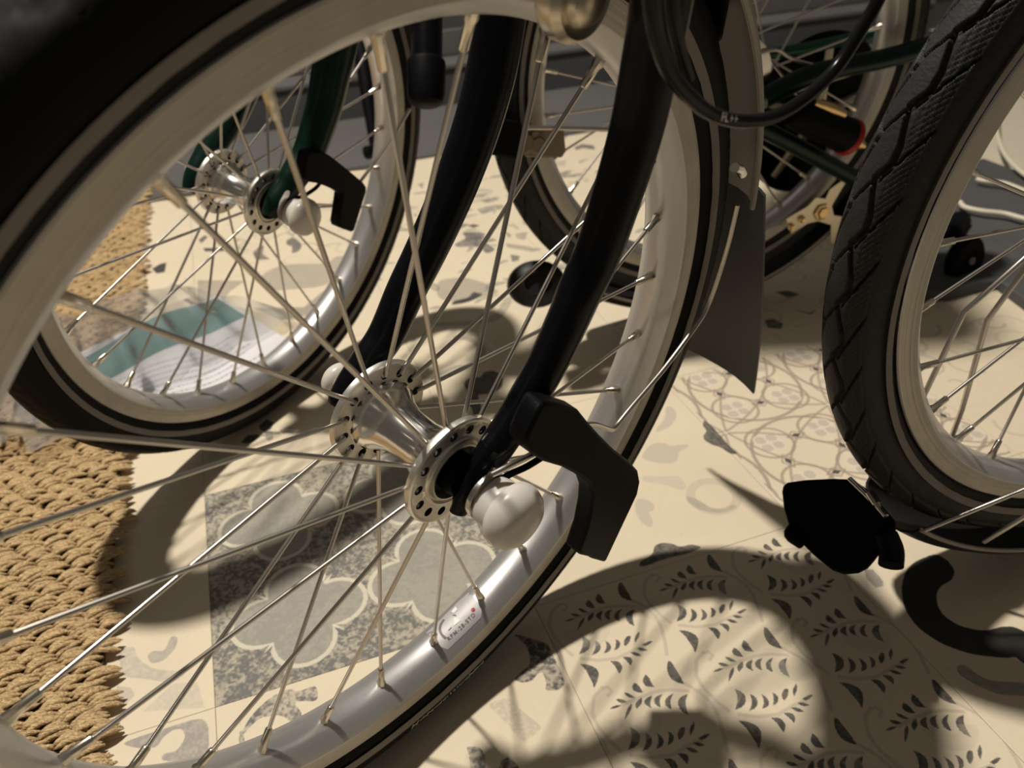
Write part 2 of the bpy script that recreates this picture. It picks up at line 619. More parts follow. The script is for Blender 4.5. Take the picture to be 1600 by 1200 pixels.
# --- traced dark and grey motifs: (crop origin, scale, points, colour, alpha, speck)
MO = [
    ((900, 620), 4, [(800, 145), (830, 165), (900, 240), (960, 310), (1015, 360), (960, 355), (905, 315), (850, 300), (800, 270), (795, 240), (820, 215), (790, 180)], DK, .9, .15),
    ((900, 620), 4, [(395, 1060), (400, 1030), (480, 985), (490, 930), (540, 910), (610, 920), (650, 940), (720, 920), (795, 940), (700, 980), (560, 1010), (430, 1060)], DK, .9, .15),
    ((900, 620), 4, [(400, 380), (450, 310), (500, 285), (560, 290), (590, 310), (690, 295), (710, 310), (640, 345), (635, 400), (590, 420), (480, 410)], BG, .75, 0),
    ((900, 620), 4, [(560, 60), (600, 60), (635, 110), (600, 180), (520, 220), (490, 215), (560, 130)], BG, .75, 0),
    ((900, 620), 4, [(370, 640), (430, 635), (490, 670), (490, 710), (450, 720), (485, 780), (470, 820), (410, 790), (370, 720)], BG, .75, 0),
    ((900, 620), 4, [(680, 615), (760, 640), (850, 700), (930, 700), (980, 670), (1010, 690), (930, 725), (850, 725), (760, 700), (700, 660)], GY, .55, .3),
    ((900, 620), 4, [(410, 490), (560, 500), (640, 490), (700, 560), (660, 590), (560, 550), (420, 530)], BG, .6, .2),
    ((700, 960), 5, [(505, 155), (560, 160), (700, 200), (780, 230), (820, 320), (870, 420), (920, 540), (870, 590), (760, 600), (770, 540), (740, 450), (700, 460), (660, 520), (580, 535), (510, 510), (580, 440), (640, 400), (640, 300), (590, 220)], (.075, .07, .075), .95, .55),
    ((700, 960), 5, [(140, 1030), (250, 1035), (295, 1110), (290, 1200), (280, 1400), (190, 1400), (170, 1110)], (.13, .125, .12), .95, .6),
    ((700, 960), 5, [(400, 1200), (420, 1140), (470, 1115), (550, 1180), (570, 1250), (420, 1300)], (.11, .11, .10), .95, .5),
    ((700, 960), 5, [(300, 700), (480, 640), (560, 740), (740, 880), (700, 920), (590, 1010), (500, 900), (390, 780)], (.44, .38, .31), .55, .6),
    ((380, 1080), 10, [(0, 600), (90, 440), (200, 300), (400, 120), (640, -20), (760, -30), (850, 10), (1150, -100), (1170, 90), (1130, 160), (830, 150), (800, 210), (880, 290), (920, 370), (900, 440), (740, 480), (640, 400), (530, 370), (430, 390), (270, 410), (130, 530), (0, 680)], (.12, .12, .12), .95, .62),
    ((380, 1080), 10, [(-60, 640), (0, 600), (30, 800), (-20, 1000), (-70, 900)], (.12, .12, .12), .8, .7),
    ((120, 840), 3.2, [(210, 1030), (420, 960), (660, 885), (662, 1120), (420, 1120), (430, 1080), (500, 1070), (545, 1000), (530, 955), (480, 960), (430, 1000), (400, 1050), (310, 1055)], (.27, .25, .245), .8, .25),
    ((120, 840), 3.2, [(470, 490), (510, 500), (490, 560), (430, 620), (370, 630), (350, 590), (380, 565), (440, 570)], (.30, .29, .27), .7, .2),
    ((120, 840), 3.2, [(200, 560), (290, 540), (300, 600), (380, 660), (560, 670), (480, 730), (300, 700), (230, 700)], (.42, .39, .34), .65, .4),
    ((120, 840), 3.2, [(330, 870), (480, 730), (600, 720), (640, 850)], (.46, .42, .36), .5, .4),
    ((120, 840), 3.2, [(200, 740), (270, 750), (290, 790), (230, 850), (190, 830)], (.40, .37, .33), .6, .2),
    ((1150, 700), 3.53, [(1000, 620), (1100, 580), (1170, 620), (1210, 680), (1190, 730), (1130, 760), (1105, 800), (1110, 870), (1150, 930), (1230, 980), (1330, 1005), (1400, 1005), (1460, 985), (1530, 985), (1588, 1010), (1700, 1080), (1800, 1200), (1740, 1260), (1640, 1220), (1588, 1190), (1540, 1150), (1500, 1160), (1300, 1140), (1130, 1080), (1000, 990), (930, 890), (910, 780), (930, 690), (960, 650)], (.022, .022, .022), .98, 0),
    ((960, 720), 2.5, [(1335, 800), (1370, 795), (1450, 860), (1600, 865), (1680, 880), (1660, 920), (1500, 915), (1400, 870), (1340, 830)], GY, .85, .2),
    ((960, 720), 2.5, [(975, 425), (1010, 425), (1050, 470), (1050, 490), (1020, 495), (985, 460)], GY, .8, .1),
    ((600, 440), 4.614, [(570, 730), (620, 690), (700, 690), (720, 650), (790, 640), (860, 680), (850, 770), (760, 810), (670, 815), (700, 880), (700, 960), (650, 980), (630, 900), (560, 860), (640, 830), (600, 790)], DK, .92, .1),
    ((600, 440), 4.614, [(430, 640), (520, 600), (600, 600), (560, 660), (440, 670), (340, 720), (330, 690)], GY, .7, .1),
    ((600, 440), 4.614, [(340, 330), (800, 300), (900, 200), (930, 110), (870, 110), (800, 250), (600, 290), (350, 290)], GY, .5, .1),
    ((600, 440), 4.614, [(480, 160), (520, 130), (600, 120), (690, 70), (720, 95), (620, 145), (500, 170)], DK, .9, .1),
    ((360, 640), 7.27, [(120, 370), (200, 290), (300, 280), (340, 310), (260, 370), (180, 390)], DK, .95, .1),
    ((360, 640), 7.27, [(330, 180), (410, 110), (500, 150), (460, 220), (400, 260), (330, 220)], DK, .95, .1),
    ((360, 640), 7.27, [(550, 240), (640, 190), (760, 210), (700, 270), (600, 270)], (.14, .13, .12), .85, .3),
    ((360, 640), 7.27, [(390, 250), (460, 240), (490, 270), (480, 340), (430, 360), (400, 320)], (.22, .2, .18), .8, .2),
    ((360, 640), 7.27, [(300, 290), (560, 255), (570, 275), (330, 310)], (.2, .18, .16), .8, .2),
    ((200, 240), 4, [(435, 790), (730, 795), (640, 860), (590, 920), (435, 920)], (.33, .29, .24), .75, .1),
    ((200, 240), 4, [(810, 770), (960, 690), (1250, 690), (1300, 640), (1390, 640), (1260, 830), (1000, 850), (900, 860)], (.36, .32, .265), .75, .1),
    ((200, 240), 4, [(780, 965), (1100, 960), (1220, 860), (1290, 860), (1120, 1010), (960, 1040)], (.27, .24, .20), .75, .1),
    ((200, 240), 4, [(780, 620), (830, 570), (850, 580), (840, 630), (890, 660), (800, 665)], (.10, .10, .09), .9, .2),
    ((200, 240), 4, [(990, 540), (1040, 520), (1090, 570), (1070, 610), (1020, 625), (1030, 580), (990, 570)], (.09, .09, .09), .9, .2),
    ((200, 240), 4, [(150, 720), (200, 690), (240, 680), (230, 740), (180, 750)], DK, .95, 0),
    ((200, 240), 4, [(470, 590), (600, 590), (600, 610), (480, 612)], DK, .9, 0),
    ((200, 240), 4, [(440, 540), (480, 510), (500, 520), (460, 560)], DK, .8, 0),
    ((600, 200), 4, [(520, 610), (560, 600), (600, 610), (560, 625)], DK, .9, .1),
    ((600, 200), 4, [(590, 650), (640, 660), (600, 700), (660, 730), (700, 760), (640, 790), (600, 740), (450, 745), (440, 725), (520, 690), (480, 650)], (.11, .10, .11), .9, .3),
    ((600, 200), 4, [(580, 510), (640, 490), (710, 480), (680, 520), (620, 540)], GY, .8, .3),
    ((600, 200), 4, [(600, 450), (700, 430), (720, 450), (640, 470)], GY, .8, .3),
    ((600, 200), 4, [(790, 790), (850, 800), (840, 830), (800, 835)], (.10, .10, .09), .85, .2),
    ((600, 200), 4, [(820, 660), (900, 650), (880, 700), (830, 690)], GY, .7, .3),
    ((600, 200), 4, [(760, 720), (900, 740), (960, 760), (900, 770), (770, 745)], GY, .7, .3),
    ((600, 200), 4, [(210, 350), (250, 340), (240, 380)], GY, .9, .3),
    ((600, 200), 4, [(1190, 120), (1240, 100), (1310, 110), (1320, 135), (1240, 125), (1200, 138)], (.12, .11, .10), .9, .1),
    ((600, 200), 4, [(1070, 210), (1140, 200), (1130, 240), (1080, 235)], GY, .5, .3),
    ((600, 200), 4, [(1060, 60), (1160, 40), (1120, 80), (1060, 90)], GY, .7, .2),
    ((600, 200), 4, [(330, 950), (500, 930), (640, 970), (730, 1030), (640, 1050), (420, 1090), (330, 1060)], (.33, .29, .235), .7, .1),
    ((600, 200), 4, [(430, 1085), (530, 1060), (560, 1020), (600, 1040), (620, 1045), (520, 1090), (440, 1100)], DK, .9, .1),
    ((960, 360), 2.5, [(630, 240), (680, 235), (725, 250), (680, 265)], DK, .9, .1),
    ((960, 360), 2.5, [(700, 310), (760, 320), (790, 310), (770, 330)], (.12, .11, .1), .8, .2),
    ((960, 360), 2.5, [(585, 350), (620, 345), (660, 365), (650, 385), (600, 380)], DK, .9, .1),
    ((960, 360), 2.5, [(370, 405), (430, 405), (440, 430), (410, 445), (375, 430)], (.09, .085, .08), .85, .1),
]
def chaikin(p, corner=0.25):
    out_ = []
    n = len(p)
    for i in range(n):
        a, b_ = p[i], p[(i + 1) % n]
        out_.append((a[0] * (1 - corner) + b_[0] * corner, a[1] * (1 - corner) + b_[1] * corner))
        out_.append((a[0] * corner + b_[0] * (1 - corner), a[1] * corner + b_[1] * (1 - corner)))
    return out_


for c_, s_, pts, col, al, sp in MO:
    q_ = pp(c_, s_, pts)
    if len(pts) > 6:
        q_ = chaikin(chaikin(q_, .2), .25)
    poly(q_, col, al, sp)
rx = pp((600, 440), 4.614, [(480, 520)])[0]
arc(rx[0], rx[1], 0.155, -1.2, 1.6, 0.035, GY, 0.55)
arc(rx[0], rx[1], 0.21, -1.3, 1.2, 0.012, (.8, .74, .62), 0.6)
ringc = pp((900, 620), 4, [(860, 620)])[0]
arc(ringc[0], ringc[1], 0.085, 0, 2 * PI, 0.035, (.42, .37, .29), 0.35)  # faint grey-brown ring blended over the tile colour
# weave of small dark strokes on the two tiles behind the black fork
for k in range(170):
    x, y = 0.95 + rng.rand() * 2.0, -3.98 + rng.rand() * 1.9
    L, a, b2 = 0.02 + rng.rand() * 0.045, rng.rand() * 0.9 - 0.45 + (PI / 2 if rng.rand() < 0.2 else 0), 0.25 + rng.rand() * .3
    bl = []
    for q_ in range(14):
        t_ = q_ / 14 * 2 * PI
        rr_ = L * (1 + .22 * math.sin(2 * t_ + k) + .1 * rng.rand())
        ex_, ey_ = rr_ * math.cos(t_), rr_ * b2 * math.sin(t_) + .3 * L * math.cos(t_) ** 2
        bl.append((x + ex_ * math.cos(a) - ey_ * math.sin(a), y + ex_ * math.sin(a) + ey_ * math.cos(a)))
    poly(bl, (.15, .14, .13) if k % 3 == 0 else GY, .45 + .4 * rng.rand(), .3)
for k in range(26):
    x, y = 0.05 + rng.rand() * 0.9, -3.9 + rng.rand() * 0.85
    arc(x, y, 0.05 + rng.rand() * 0.08, rng.rand() * 6, rng.rand() * 6 + 2, 0.014, GY if k % 2 else BG, .6)
# faint floral scrolls on the pale tiles to the right
for tc_, tr_ in ((3, -1), (3, -2), (4, -1), (4, -2), (2, -2), (4, 0), (-1, 1), (-2, 0), (-2, -2), (2, 1), (3, 1)):
    for k in range(34):
        x, y = tc_ + rng.rand(), tr_ + rng.rand()
        a0 = rng.rand() * 6
        arc(x, y, 0.03 + rng.rand() * 0.07, a0, a0 + 1.5 + rng.rand() * 3, 0.012 + rng.rand() * 0.012, (.42, .36, .29), .30 + .3 * rng.rand(), (tc_ + .02, tc_ + .98, tr_ + .02, tr_ + .98), n=14)
# small round dots and spots of wear
for k in range(160):
    x, y = C0 + rng.rand() * 7, Rw0 + rng.rand() * 7
    r_ = 0.004 + rng.rand() ** 3 * 0.02
    arc(x, y, r_ / 2, 0, 2 * PI, r_, (.45, .36, .26), .18, n=8)

RG = IMG[::1]
px_ = np.ones((CH, CW, 4), dtype=np.float32)
px_[..., :3] = np.clip(IMG, 0, 1)
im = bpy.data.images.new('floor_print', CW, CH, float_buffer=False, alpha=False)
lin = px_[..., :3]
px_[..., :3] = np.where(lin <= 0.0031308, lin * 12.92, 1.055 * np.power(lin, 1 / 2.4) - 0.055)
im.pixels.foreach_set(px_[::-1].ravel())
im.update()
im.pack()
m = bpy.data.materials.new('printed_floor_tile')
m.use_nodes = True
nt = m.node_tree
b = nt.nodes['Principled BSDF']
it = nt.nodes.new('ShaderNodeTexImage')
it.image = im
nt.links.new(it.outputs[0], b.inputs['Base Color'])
tcn = nt.nodes.new('ShaderNodeTexCoord')
nn = nt.nodes.new('ShaderNodeTexNoise')
nn.inputs['Scale'].default_value = 260
nn.inputs['Detail'].default_value = 5
nt.links.new(tcn.outputs['Object'], nn.inputs['Vector'])
bb = nt.nodes.new('ShaderNodeBump')
bb.inputs['Strength'].default_value = 0.12
bb.inputs['Distance'].default_value = 0.0006
nt.links.new(nn.outputs['Fac'], bb.inputs['Height'])
nt.links.new(bb.outputs[0], b.inputs['Normal'])
b.inputs['Roughness'].default_value = 0.62
b.inputs['Specular IOR Level'].default_value = 0.3
M['tile'] = m

# ------------------------------------------------------------------ setting
fl = MB()
zc = -0.0011
fl.add([XY(-6, -9, zc), XY(9, -9, zc), XY(9, 3, zc), XY(-6, 3, zc), XY(-6, -9, zc - .02), XY(9, -9, zc - .02), XY(9, 3, zc - .02), XY(-6, 3, zc - .02)],
       [(0, 1, 2, 3), (7, 6, 5, 4), (0, 4, 5, 1), (1, 5, 6, 2), (2, 6, 7, 3), (3, 7, 4, 0)])
floor_o = fl.build('floor', M['grout'], smooth=False)
tag(floor_o, kind='structure')


def tile_mesh(c, r, fade=1.0):
    g, h = 0.0008, 0.0045
    q = MB()
    hw = 0.5 - g
    top = [(-hw + .0022, -hw + .0022), (hw - .0022, -hw + .0022), (hw - .0022, hw - .0022), (-hw + .0022, hw - .0022)]
    bot = [(-hw, -hw), (hw, -hw), (hw, hw), (-hw, hw)]
    vs_ = [XY(x, y, 0) - XY(0, 0, 0) for x, y in top] + [XY(x, y, -0.00018) - XY(0, 0, 0) for x, y in bot] + [XY(x, y, -h * .22) - XY(0, 0, 0) for x, y in bot]
    me = bpy.data.meshes.new('floor_tile')
    fs = [(3, 2, 1, 0)] + [(i, (i + 1) % 4, 4 + (i + 1) % 4, 4 + i) for i in range(4)] + [(4 + i, 4 + (i + 1) % 4, 8 + (i + 1) % 4, 8 + i) for i in range(4)]
    me.from_pydata([tuple(v) for v in vs_], [], fs)
    uvl = me.uv_layers.new(name='UVMap')
    loc2 = top + bot + bot
    for lp in me.loops:
        x, y = loc2[lp.vertex_index]
        u = (c + 0.5 + x - C0) / (C1_ - C0)
        v_ = 1 - (r + 0.5 + y - Rw0) / (Rw1 - Rw0)
        uvl.data[lp.index].uv = (u, v_)
    me.materials.append(M['tile'])
    me.update()
    bm = bmesh.new()
    bm.from_mesh(me)
    bmesh.ops.recalc_face_normals(bm, faces=bm.faces)
    bm.to_mesh(me)
    bm.free()
    return me


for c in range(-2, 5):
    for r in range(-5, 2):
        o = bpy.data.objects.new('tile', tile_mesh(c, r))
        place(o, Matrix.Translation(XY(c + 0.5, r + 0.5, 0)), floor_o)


def box_uv(name, c0, c1, r0, r1, z0, z1, m_, parent=None, bev=0.0):
    q = MB()
    q.add([XY(c0, r0, z0), XY(c1, r0, z0), XY(c1, r1, z0), XY(c0, r1, z0), XY(c0, r0, z1), XY(c1, r0, z1), XY(c1, r1, z1), XY(c0, r1, z1)],
          [(0, 1, 2, 3), (7, 6, 5, 4), (0, 4, 5, 1), (1, 5, 6, 2), (2, 6, 7, 3), (3, 7, 4, 0)])
    o = q.build(name, m_, parent, smooth=False)
    if bev:
        bevel(o, bev)
    return o


tag(box_uv('trim_1', -4, 8, -5.95, -4.58, 0.0, 0.005, M['grey'], bev=0.001), kind='structure')
tag(box_uv('trim_2', -4, 8, -6.25, -5.95, 0.0, 0.068, M['greyd'], bev=0.002), kind='structure')
tag(box_uv('trim_3', -4, 8, -6.30, -5.93, 0.0685, 0.078, M['grey'], bev=0.002), kind='structure')
tag(box_uv('wall_back', -6, 9, -6.6, -6.31, 0.0, 2.5, M['greyd']), kind='structure')
tag(box_uv('baseboard_back', -5, 8.5, -6.308, -6.262, 0.079, 0.125, M['grey'], bev=0.002), kind='structure')

# ------------------------------------------------------------------ wheel parts
RIMP = [(.1800, -.0118), (.1800, -.0125), (.1700, -.0125), (.1690, -.0118), (.1645, -.0065), (.1633, -.003), (.1630, 0.0), (.1633, .003), (.1645, .0065),
        (.1690, .0118), (.1700, .0125), (.1800, .0125), (.1806, .0118), (.1780, .0095), (.1700, .0085), (.1690, 0), (.1700, -.0085), (.1780, -.0095)]
cache = {}


def rim_mesh():
    if 'rim' in cache:
        return cache['rim']
    q = MB()
    n = 160
    k = len(RIMP)
    vs_ = []
    for i in range(n):
        a = 2 * PI * i / n
        vs_ += [(r * math.cos(a), r * math.sin(a), z) for r, z in RIMP]
    for s in range(k):
        s2 = (s + 1) % k
        mi = 1 if s in (1, 10) else 0
        q.add(vs_, [], 0) if s == 0 else None
        for i in range(n):
            j = (i + 1) % n
            q.f.append((i * k + s, j * k + s, j * k + s2, i * k + s2))
            q.mi.append(mi)
    cache['rim'] = q.mesh('rim', [M['rim'], M['brake']])
    return cache['rim']


def tyre_pt(ph, dr=0.0):
    """tyre section: ph -1..1 from bead to bead over the crown -> (r, z)"""
    a = ph * PI * 0.86
    # superellipse-ish section centred r=.1925
    z = 0.0168 * math.sin(a)
    r = .1925 + 0.0172 * math.cos(a)
    return r + dr * math.cos(a), z + dr * math.sin(a) * 0.9


def tyre_mesh(kind):
    if kind in cache:
        return cache[kind]
    dense = np.concatenate([np.linspace(-1, -.5, 10, endpoint=False), np.linspace(-.5, .5, 97), np.linspace(1, .5, 10, endpoint=False)[::-1]])
    if kind == 'tread':
        N, phs, blocks, dep = 1500, dense, 44, 0.0030
    else:
        N, phs, blocks, dep = 540, np.linspace(-1, 1, 41), 60, 0.0009
    K = len(phs)
    th = np.arange(N) / N * blocks
    g = np.zeros((N, K))

    def groove(d, hw):
        return np.clip((hw - d) / (hw * .35), 0, 1)

    for kk, p in enumerate(phs):
        ap = abs(p)
        ph_ = (th + (0.5 if p > 0 else 0)) % 1
        tri = np.abs(ph_ - 0.5) * 2
        zig = 0.135 + 0.05 * np.clip((ph_ - .25) * 4, -1, 1) * np.where(ph_ > .75, np.clip((1 - ph_) * 8 - 1, -1, 1), 1)
        g1 = groove(np.abs(ap - zig), 0.030)
        u = (th + 0.75 + p * 2.4) % 1
        g2 = groove(np.abs(u - 0.5), 0.040) * (ap < 0.15)
        u3 = (th + (0.5 if p > 0 else 0) + ap * 3.4) % 1
        g3 = groove(np.abs(u3 - 0.5), 0.036) * (ap > 0.14) * (ap < 0.40)
        g4 = np.full(N, 0.5 * float(ap > .395) )
        u5 = (th * 9 + ap * 20) % 1
        fine = 0.16 * (u5 > .6) * (ap > 0.2) * (ap < 0.37)
        g[:, kk] = np.maximum.reduce([g1, g2, g3, g4, fine])
    ang = np.arange(N) * 2 * PI / N
    vs_ = np.zeros((N, K, 3))
    for kk, p in enumerate(phs):
        a = p * PI * 0.86
        dr = -dep * g[:, kk]
        r = .1925 + (0.0172 + dr) * math.cos(a)
        z = (0.0168 + dr) * math.sin(a)
        vs_[:, kk, 0] = r * np.cos(ang)
        vs_[:, kk, 1] = r * np.sin(ang)
        vs_[:, kk, 2] = z
    q = np.arange(N * K).reshape(N, K)
    a_ = q[:, :-1]
    b_ = np.roll(q, -1, 0)[:, :-1]
    c_ = np.roll(q, -1, 0)[:, 1:]
    d_ = q[:, 1:]
    faces = np.stack([a_, b_, c_, d_], -1).reshape(-1, 4)
    me = bpy.data.meshes.new('tyre')
    me.vertices.add(N * K)
    me.vertices.foreach_set('co', vs_.ravel())
    me.loops.add(len(faces) * 4)
    me.loops.foreach_set('vertex_index', faces.ravel().astype(np.int32))
    me.polygons.add(len(faces))
    me.polygons.foreach_set('loop_start', (np.arange(len(faces)) * 4).astype(np.int32))
    me.polygons.foreach_set('loop_total', np.full(len(faces), 4, dtype=np.int32))
    me.update(calc_edges=True)
    me.validate()
    me.polygons.foreach_set('use_smooth', [True] * len(faces))
    me.materials.append(M['tread'] if kind == 'tread' else M['rubber'])
    cache[kind] = me
    return me


def stripe_mesh(side, jag=0):
    key = 'stripe%d%d' % (side, jag)
    if key in cache:
        return cache[key]
    q = MB()
    n = 240
    rs = random.Random(3)
    vs_ = []
    for i in range(n):
        a = 2 * PI * i / n
        for p in (0.735, 0.705, 0.675, 0.645):
            pj = p + (rs.uniform(-.004, .004) if jag and p > .73 else 0)
            r, z = tyre_pt(pj * side, 0.00035)
            vs_.append((r * math.cos(a), r * math.sin(a), z))
    fs = []
    for i in range(n):
        j = (i + 1) % n
        for s in range(3):
            fs.append((i * 4 + s, j * 4 + s, j * 4 + s + 1, i * 4 + s + 1))
    q.add(vs_, fs)
    cache[key] = q.mesh('reflective_stripe', M['stripe'])
    return cache[key]


def link(name, me, Mw, parent):
    return place(bpy.data.objects.new(name, me), Mw, parent)


def basis(org, zdir, xhint):
    z = Vector(zdir).normalized()
    x = Vector(xhint)
    x = (x - z * x.dot(z)).normalized()
    y = z.cross(x)
    Mx = Matrix((x, y, z)).transposed().to_4x4()
    Mx.translation = org
    return Mx


def spoke_meshes(L):
    """spoke along +z from the hub hole to just inside the nipple, length L; nipple at the far end"""
    key = round(L, 5)
    if key in cache:
        return cache[key]
    q = MB()
    q.tube([(0, 0, 0.0), (0, 0, L * 0.3), (0, 0, L)], 0.00098, 10)
    n_ = MB()
    n_.lathe([(0.0, L - .0120), (.0012, L - .0120), (.0017, L - .0114), (.0018, L - .0035), (.0024, L - .0022), (.0024, L + .0012), (0, L + .0012)], 8)
    cache[key] = (q.mesh('spoke', M['steel']), n_.mesh('nipple', M['nipple'], smooth=True))
    return cache[key]


def hub_mesh(front=True):
    if 'hub' in cache:
        return cache['hub']
    q = MB()
    f1, f0 = .0245, .0212         # flange outer and inner face
    prof = [(.0105, 0.0), (.0107, .006), (.0122, .0115), (.0145, .0155), (.0162, .0185), (.0166, f0)]
    prof2 = [(r, -z) for r, z in reversed(prof)] + prof[1:]
    q.lathe(prof2, 72)

    def ringz(z, s):
        # sectors with spoke holes at radius .0194, hole r .0014
        n = 14
        ri, ro, rh, hr = .0160, .0226, .0194, .0021
        half = PI / n
        off = 0.0 if s < 0 else half
        for k in range(n):
            ac = 2 * PI * k / n + off + (0)
            cxx, cyy = rh * math.cos(ac), rh * math.sin(ac)
            ou, ho = [], []
            NS = 20
            # boundary in (dr, da)
            per = []
            for t in range(5):
                per.append((ro, ac - half + 2 * half * t / 5))
            for t in range(5):
                per.append((ro + (ri - ro) * t / 5, ac + half))
            for t in range(5):
                per.append((ri, ac + half - 2 * half * t / 5))
            for t in range(5):
                per.append((ri + (ro - ri) * t / 5, ac - half))
            for r, a in per:
                x, y = r * math.cos(a), r * math.sin(a)
                ou.append((x, y, z))
                an = math.atan2(y - cyy, x - cxx)
                ho.append((cxx + hr * math.cos(an), cyy + hr * math.sin(an), z))
            q.add(ou + ho, [(i, (i + 1) % NS, NS + (i + 1) % NS, NS + i) for i in range(NS)], 2)
            if z == s * f1:
                deep = [(x, y, s * f0) for x, y, _ in ho]
                q.add(ho + deep, [(i, (i + 1) % NS, NS + (i + 1) % NS, NS + i) for i in range(NS)], 1)

    for s in (-1, 1):
        ringz(s * f1, s)
        ringz(s * f0, s)
        q.lathe([(.0226, s * f1), (.0236, s * (f1 + .0004)), (.0243, s * (f1 - .0002)), (.0244, s * (f0 + .0010)), (.0238, s * (f0 + .0001)), (.0226, s * f0)], 84, mi=2)
        q.lathe([(.0160, s * f1), (.0156, s * (f1 + .0008)), (.0148, s * (f1 + .0010)), (.0143, s * (f1 - .0006)), (.0135, s * (f1 - .0008)), (.0130, s * (f1 + .0012)), (.0122, s * (f1 + .0012)), (.0118, s * (f1 - .0060))], 64, mi=2)
        q.lathe([(.0119, s * (f1 - .0030)), (.0095, s * (f1 - .0022)), (.0, s * (f1 - .0022))], 40, mi=1)
    cache['hub'] = q.mesh('hub', [M['hub'], M['void'], M['flange']])
    return cache['hub']


def axle_mesh():
    if 'axle' in cache:
        return cache['axle']
    q = MB()
    q.lathe([(0, -.052), (.0040, -.052), (.0040, .052), (0, .052)], 20)
    for s in (-1, 1):
        q.lathe([(.0040, s * .0215), (.0085, s * .0225), (.0090, s * .0275), (.0078, s * .0305), (.0040, s * .0306)], 28)
    cache['axle'] = q.mesh('axle', M['plastic'])
    return cache['axle']


def front_wheel(bike, Mw, phase, far_even=True):
    link('rim', rim_mesh(), Mw, bike)
    ty = link('tyre', tyre_mesh('plain'), Mw, bike)
    for s in (-1, 1):
        link('reflective_stripe', stripe_mesh(s, 1), Mw, ty)
    link('hub', hub_mesh(), Mw @ Matrix.Rotation(phase, 4, 'Z'), bike)
    link('axle', axle_mesh(), Mw, bike)
    for i in range(28):
        a = phase + 2 * PI * i / 28
        s = -1 if (i % 2 == 0) == far_even else 1
        h = Vector((.0194 * math.cos(a), .0194 * math.sin(a), s * .0206))
        e = Vector((.1634 * math.cos(a), .1634 * math.sin(a), 0))
        L = (e - h).length
        S, N_ = spoke_meshes(round(L, 4))
        B = Mw @ basis(h, e - h, (0, 0, 1))
        so = link('spoke', S, B, bike)
        link('nipple', N_, B, so)


def rear_wheel(bike, Mw, phase, sgn):
    link('rim', rim_mesh(), Mw, bike)
    ty = link('tyre', tyre_mesh('tread'), Mw, bike)
    for s in (-1, 1):
        link('reflective_stripe', stripe_mesh(s, 1), Mw, ty)
    q = MB()
    q.lathe([(0, -.034), (.008, -.034), (.010, -.028), (.031, -.0275), (.032, -.0255), (.031, -.0235), (.021, -.021), (.020, .021), (.031, .0235), (.032, .0255), (.031, .0275), (.010, .028), (.008, .034), (0, .034)], 48)
    q.build('hub', M['hub'], bike, Mw)
    for i in range(28):
        a = phase + 2 * PI * i / 28
        s = -1 if (i % 2 == 0) else 1
        off = math.radians(70) * (1 if (i % 4) in (0, 3) else -1) * sgn
        h = Vector((.0285 * math.cos(a + off), .0285 * math.sin(a + off), s * .0255))
        e = Vector((.1634 * math.cos(a), .1634 * math.sin(a), 0))
        L = (e - h).length
        S, N_ = spoke_meshes(round(L, 4))
        B = Mw @ basis(h, e - h, (0, 0, 1))
        so = link('spoke', S, B, bike)
        link('nipple', N_, B, so)


def M4(rows, c):
    Mx = Matrix(rows).to_4x4()
    Mx.translation = c
    return Mx


def cam2world(rows, c):
    Rm = CAMM @ Matrix(rows)
    return M4(Rm, CAMPOS + CAMM @ Vector(c))


W1 = cam2world(((-.68989189, .03556518, .72303824), (.54016706, .69023404, .48145251), (-.48194267, .72271162, -.49539801)), (-.04005046, .02256742, .32990719))
W2 = cam2world(((.4987564, .11475698, .85911169), (-.51184577, -.76090727, .39879072), (.69946835, -.6386321, -.32076949)), (-.19549755, -.14081626, .58999719))
W3 = cam2world(((-.2397588, .93747701, .25229463), (.82849641, .0621108, .55653925), (.50607253, .34246038, -.79158795)), (.34920039, -.08744042, .40217755))


def upframe(n, c):
    n = Vector(n).normalized()
    y = Vector((0, 0, 1)) - n * n.z
    y.normalize()
    x = y.cross(n)
    return M4(Matrix((x, y, n)).transposed(), Vector(c))


W4 = upframe((.35159344, -.9355396, -.03387789), (.16868275, .71699847, .23992708))
U1 = upframe(W1.col[2].to_3d(), W1.translation)
U3 = upframe(W3.col[2].to_3d(), W3.translation)
U2 = upframe(W2.col[2].to_3d(), W2.translation)


def onw(Wm, px, py, z):
    """photo pixel -> point on the plane at height z in the frame of a wheel"""
    n = Wm.col[2].to_3d()
    d = ray(px, py)
    p0_ = Wm.translation + n * z
    return CAMPOS + d * ((p0_ - CAMPOS).dot(n) / d.dot(n))


def blade(bike, Wm, pts, z0, z1, r0, r1, m_, name='fork_blade', exp=1.0):
    n = len(pts)
    P = []
    for i, (x, y) in enumerate(pts):
        t = i / (n - 1)
        P.append(onw(Wm, x, y, z0 + (z1 - z0) * t))
    P = smooth_path(P, 6)
    k = len(P)
    rr = []
    for i in range(k):
        t = i / (k - 1)
        r = r0 + (r1 - r0) * (t ** exp)
        rr.append(r)
    q = MB()
    q.tube(P, rr, 24)
    return q.build(name, m_, bike)


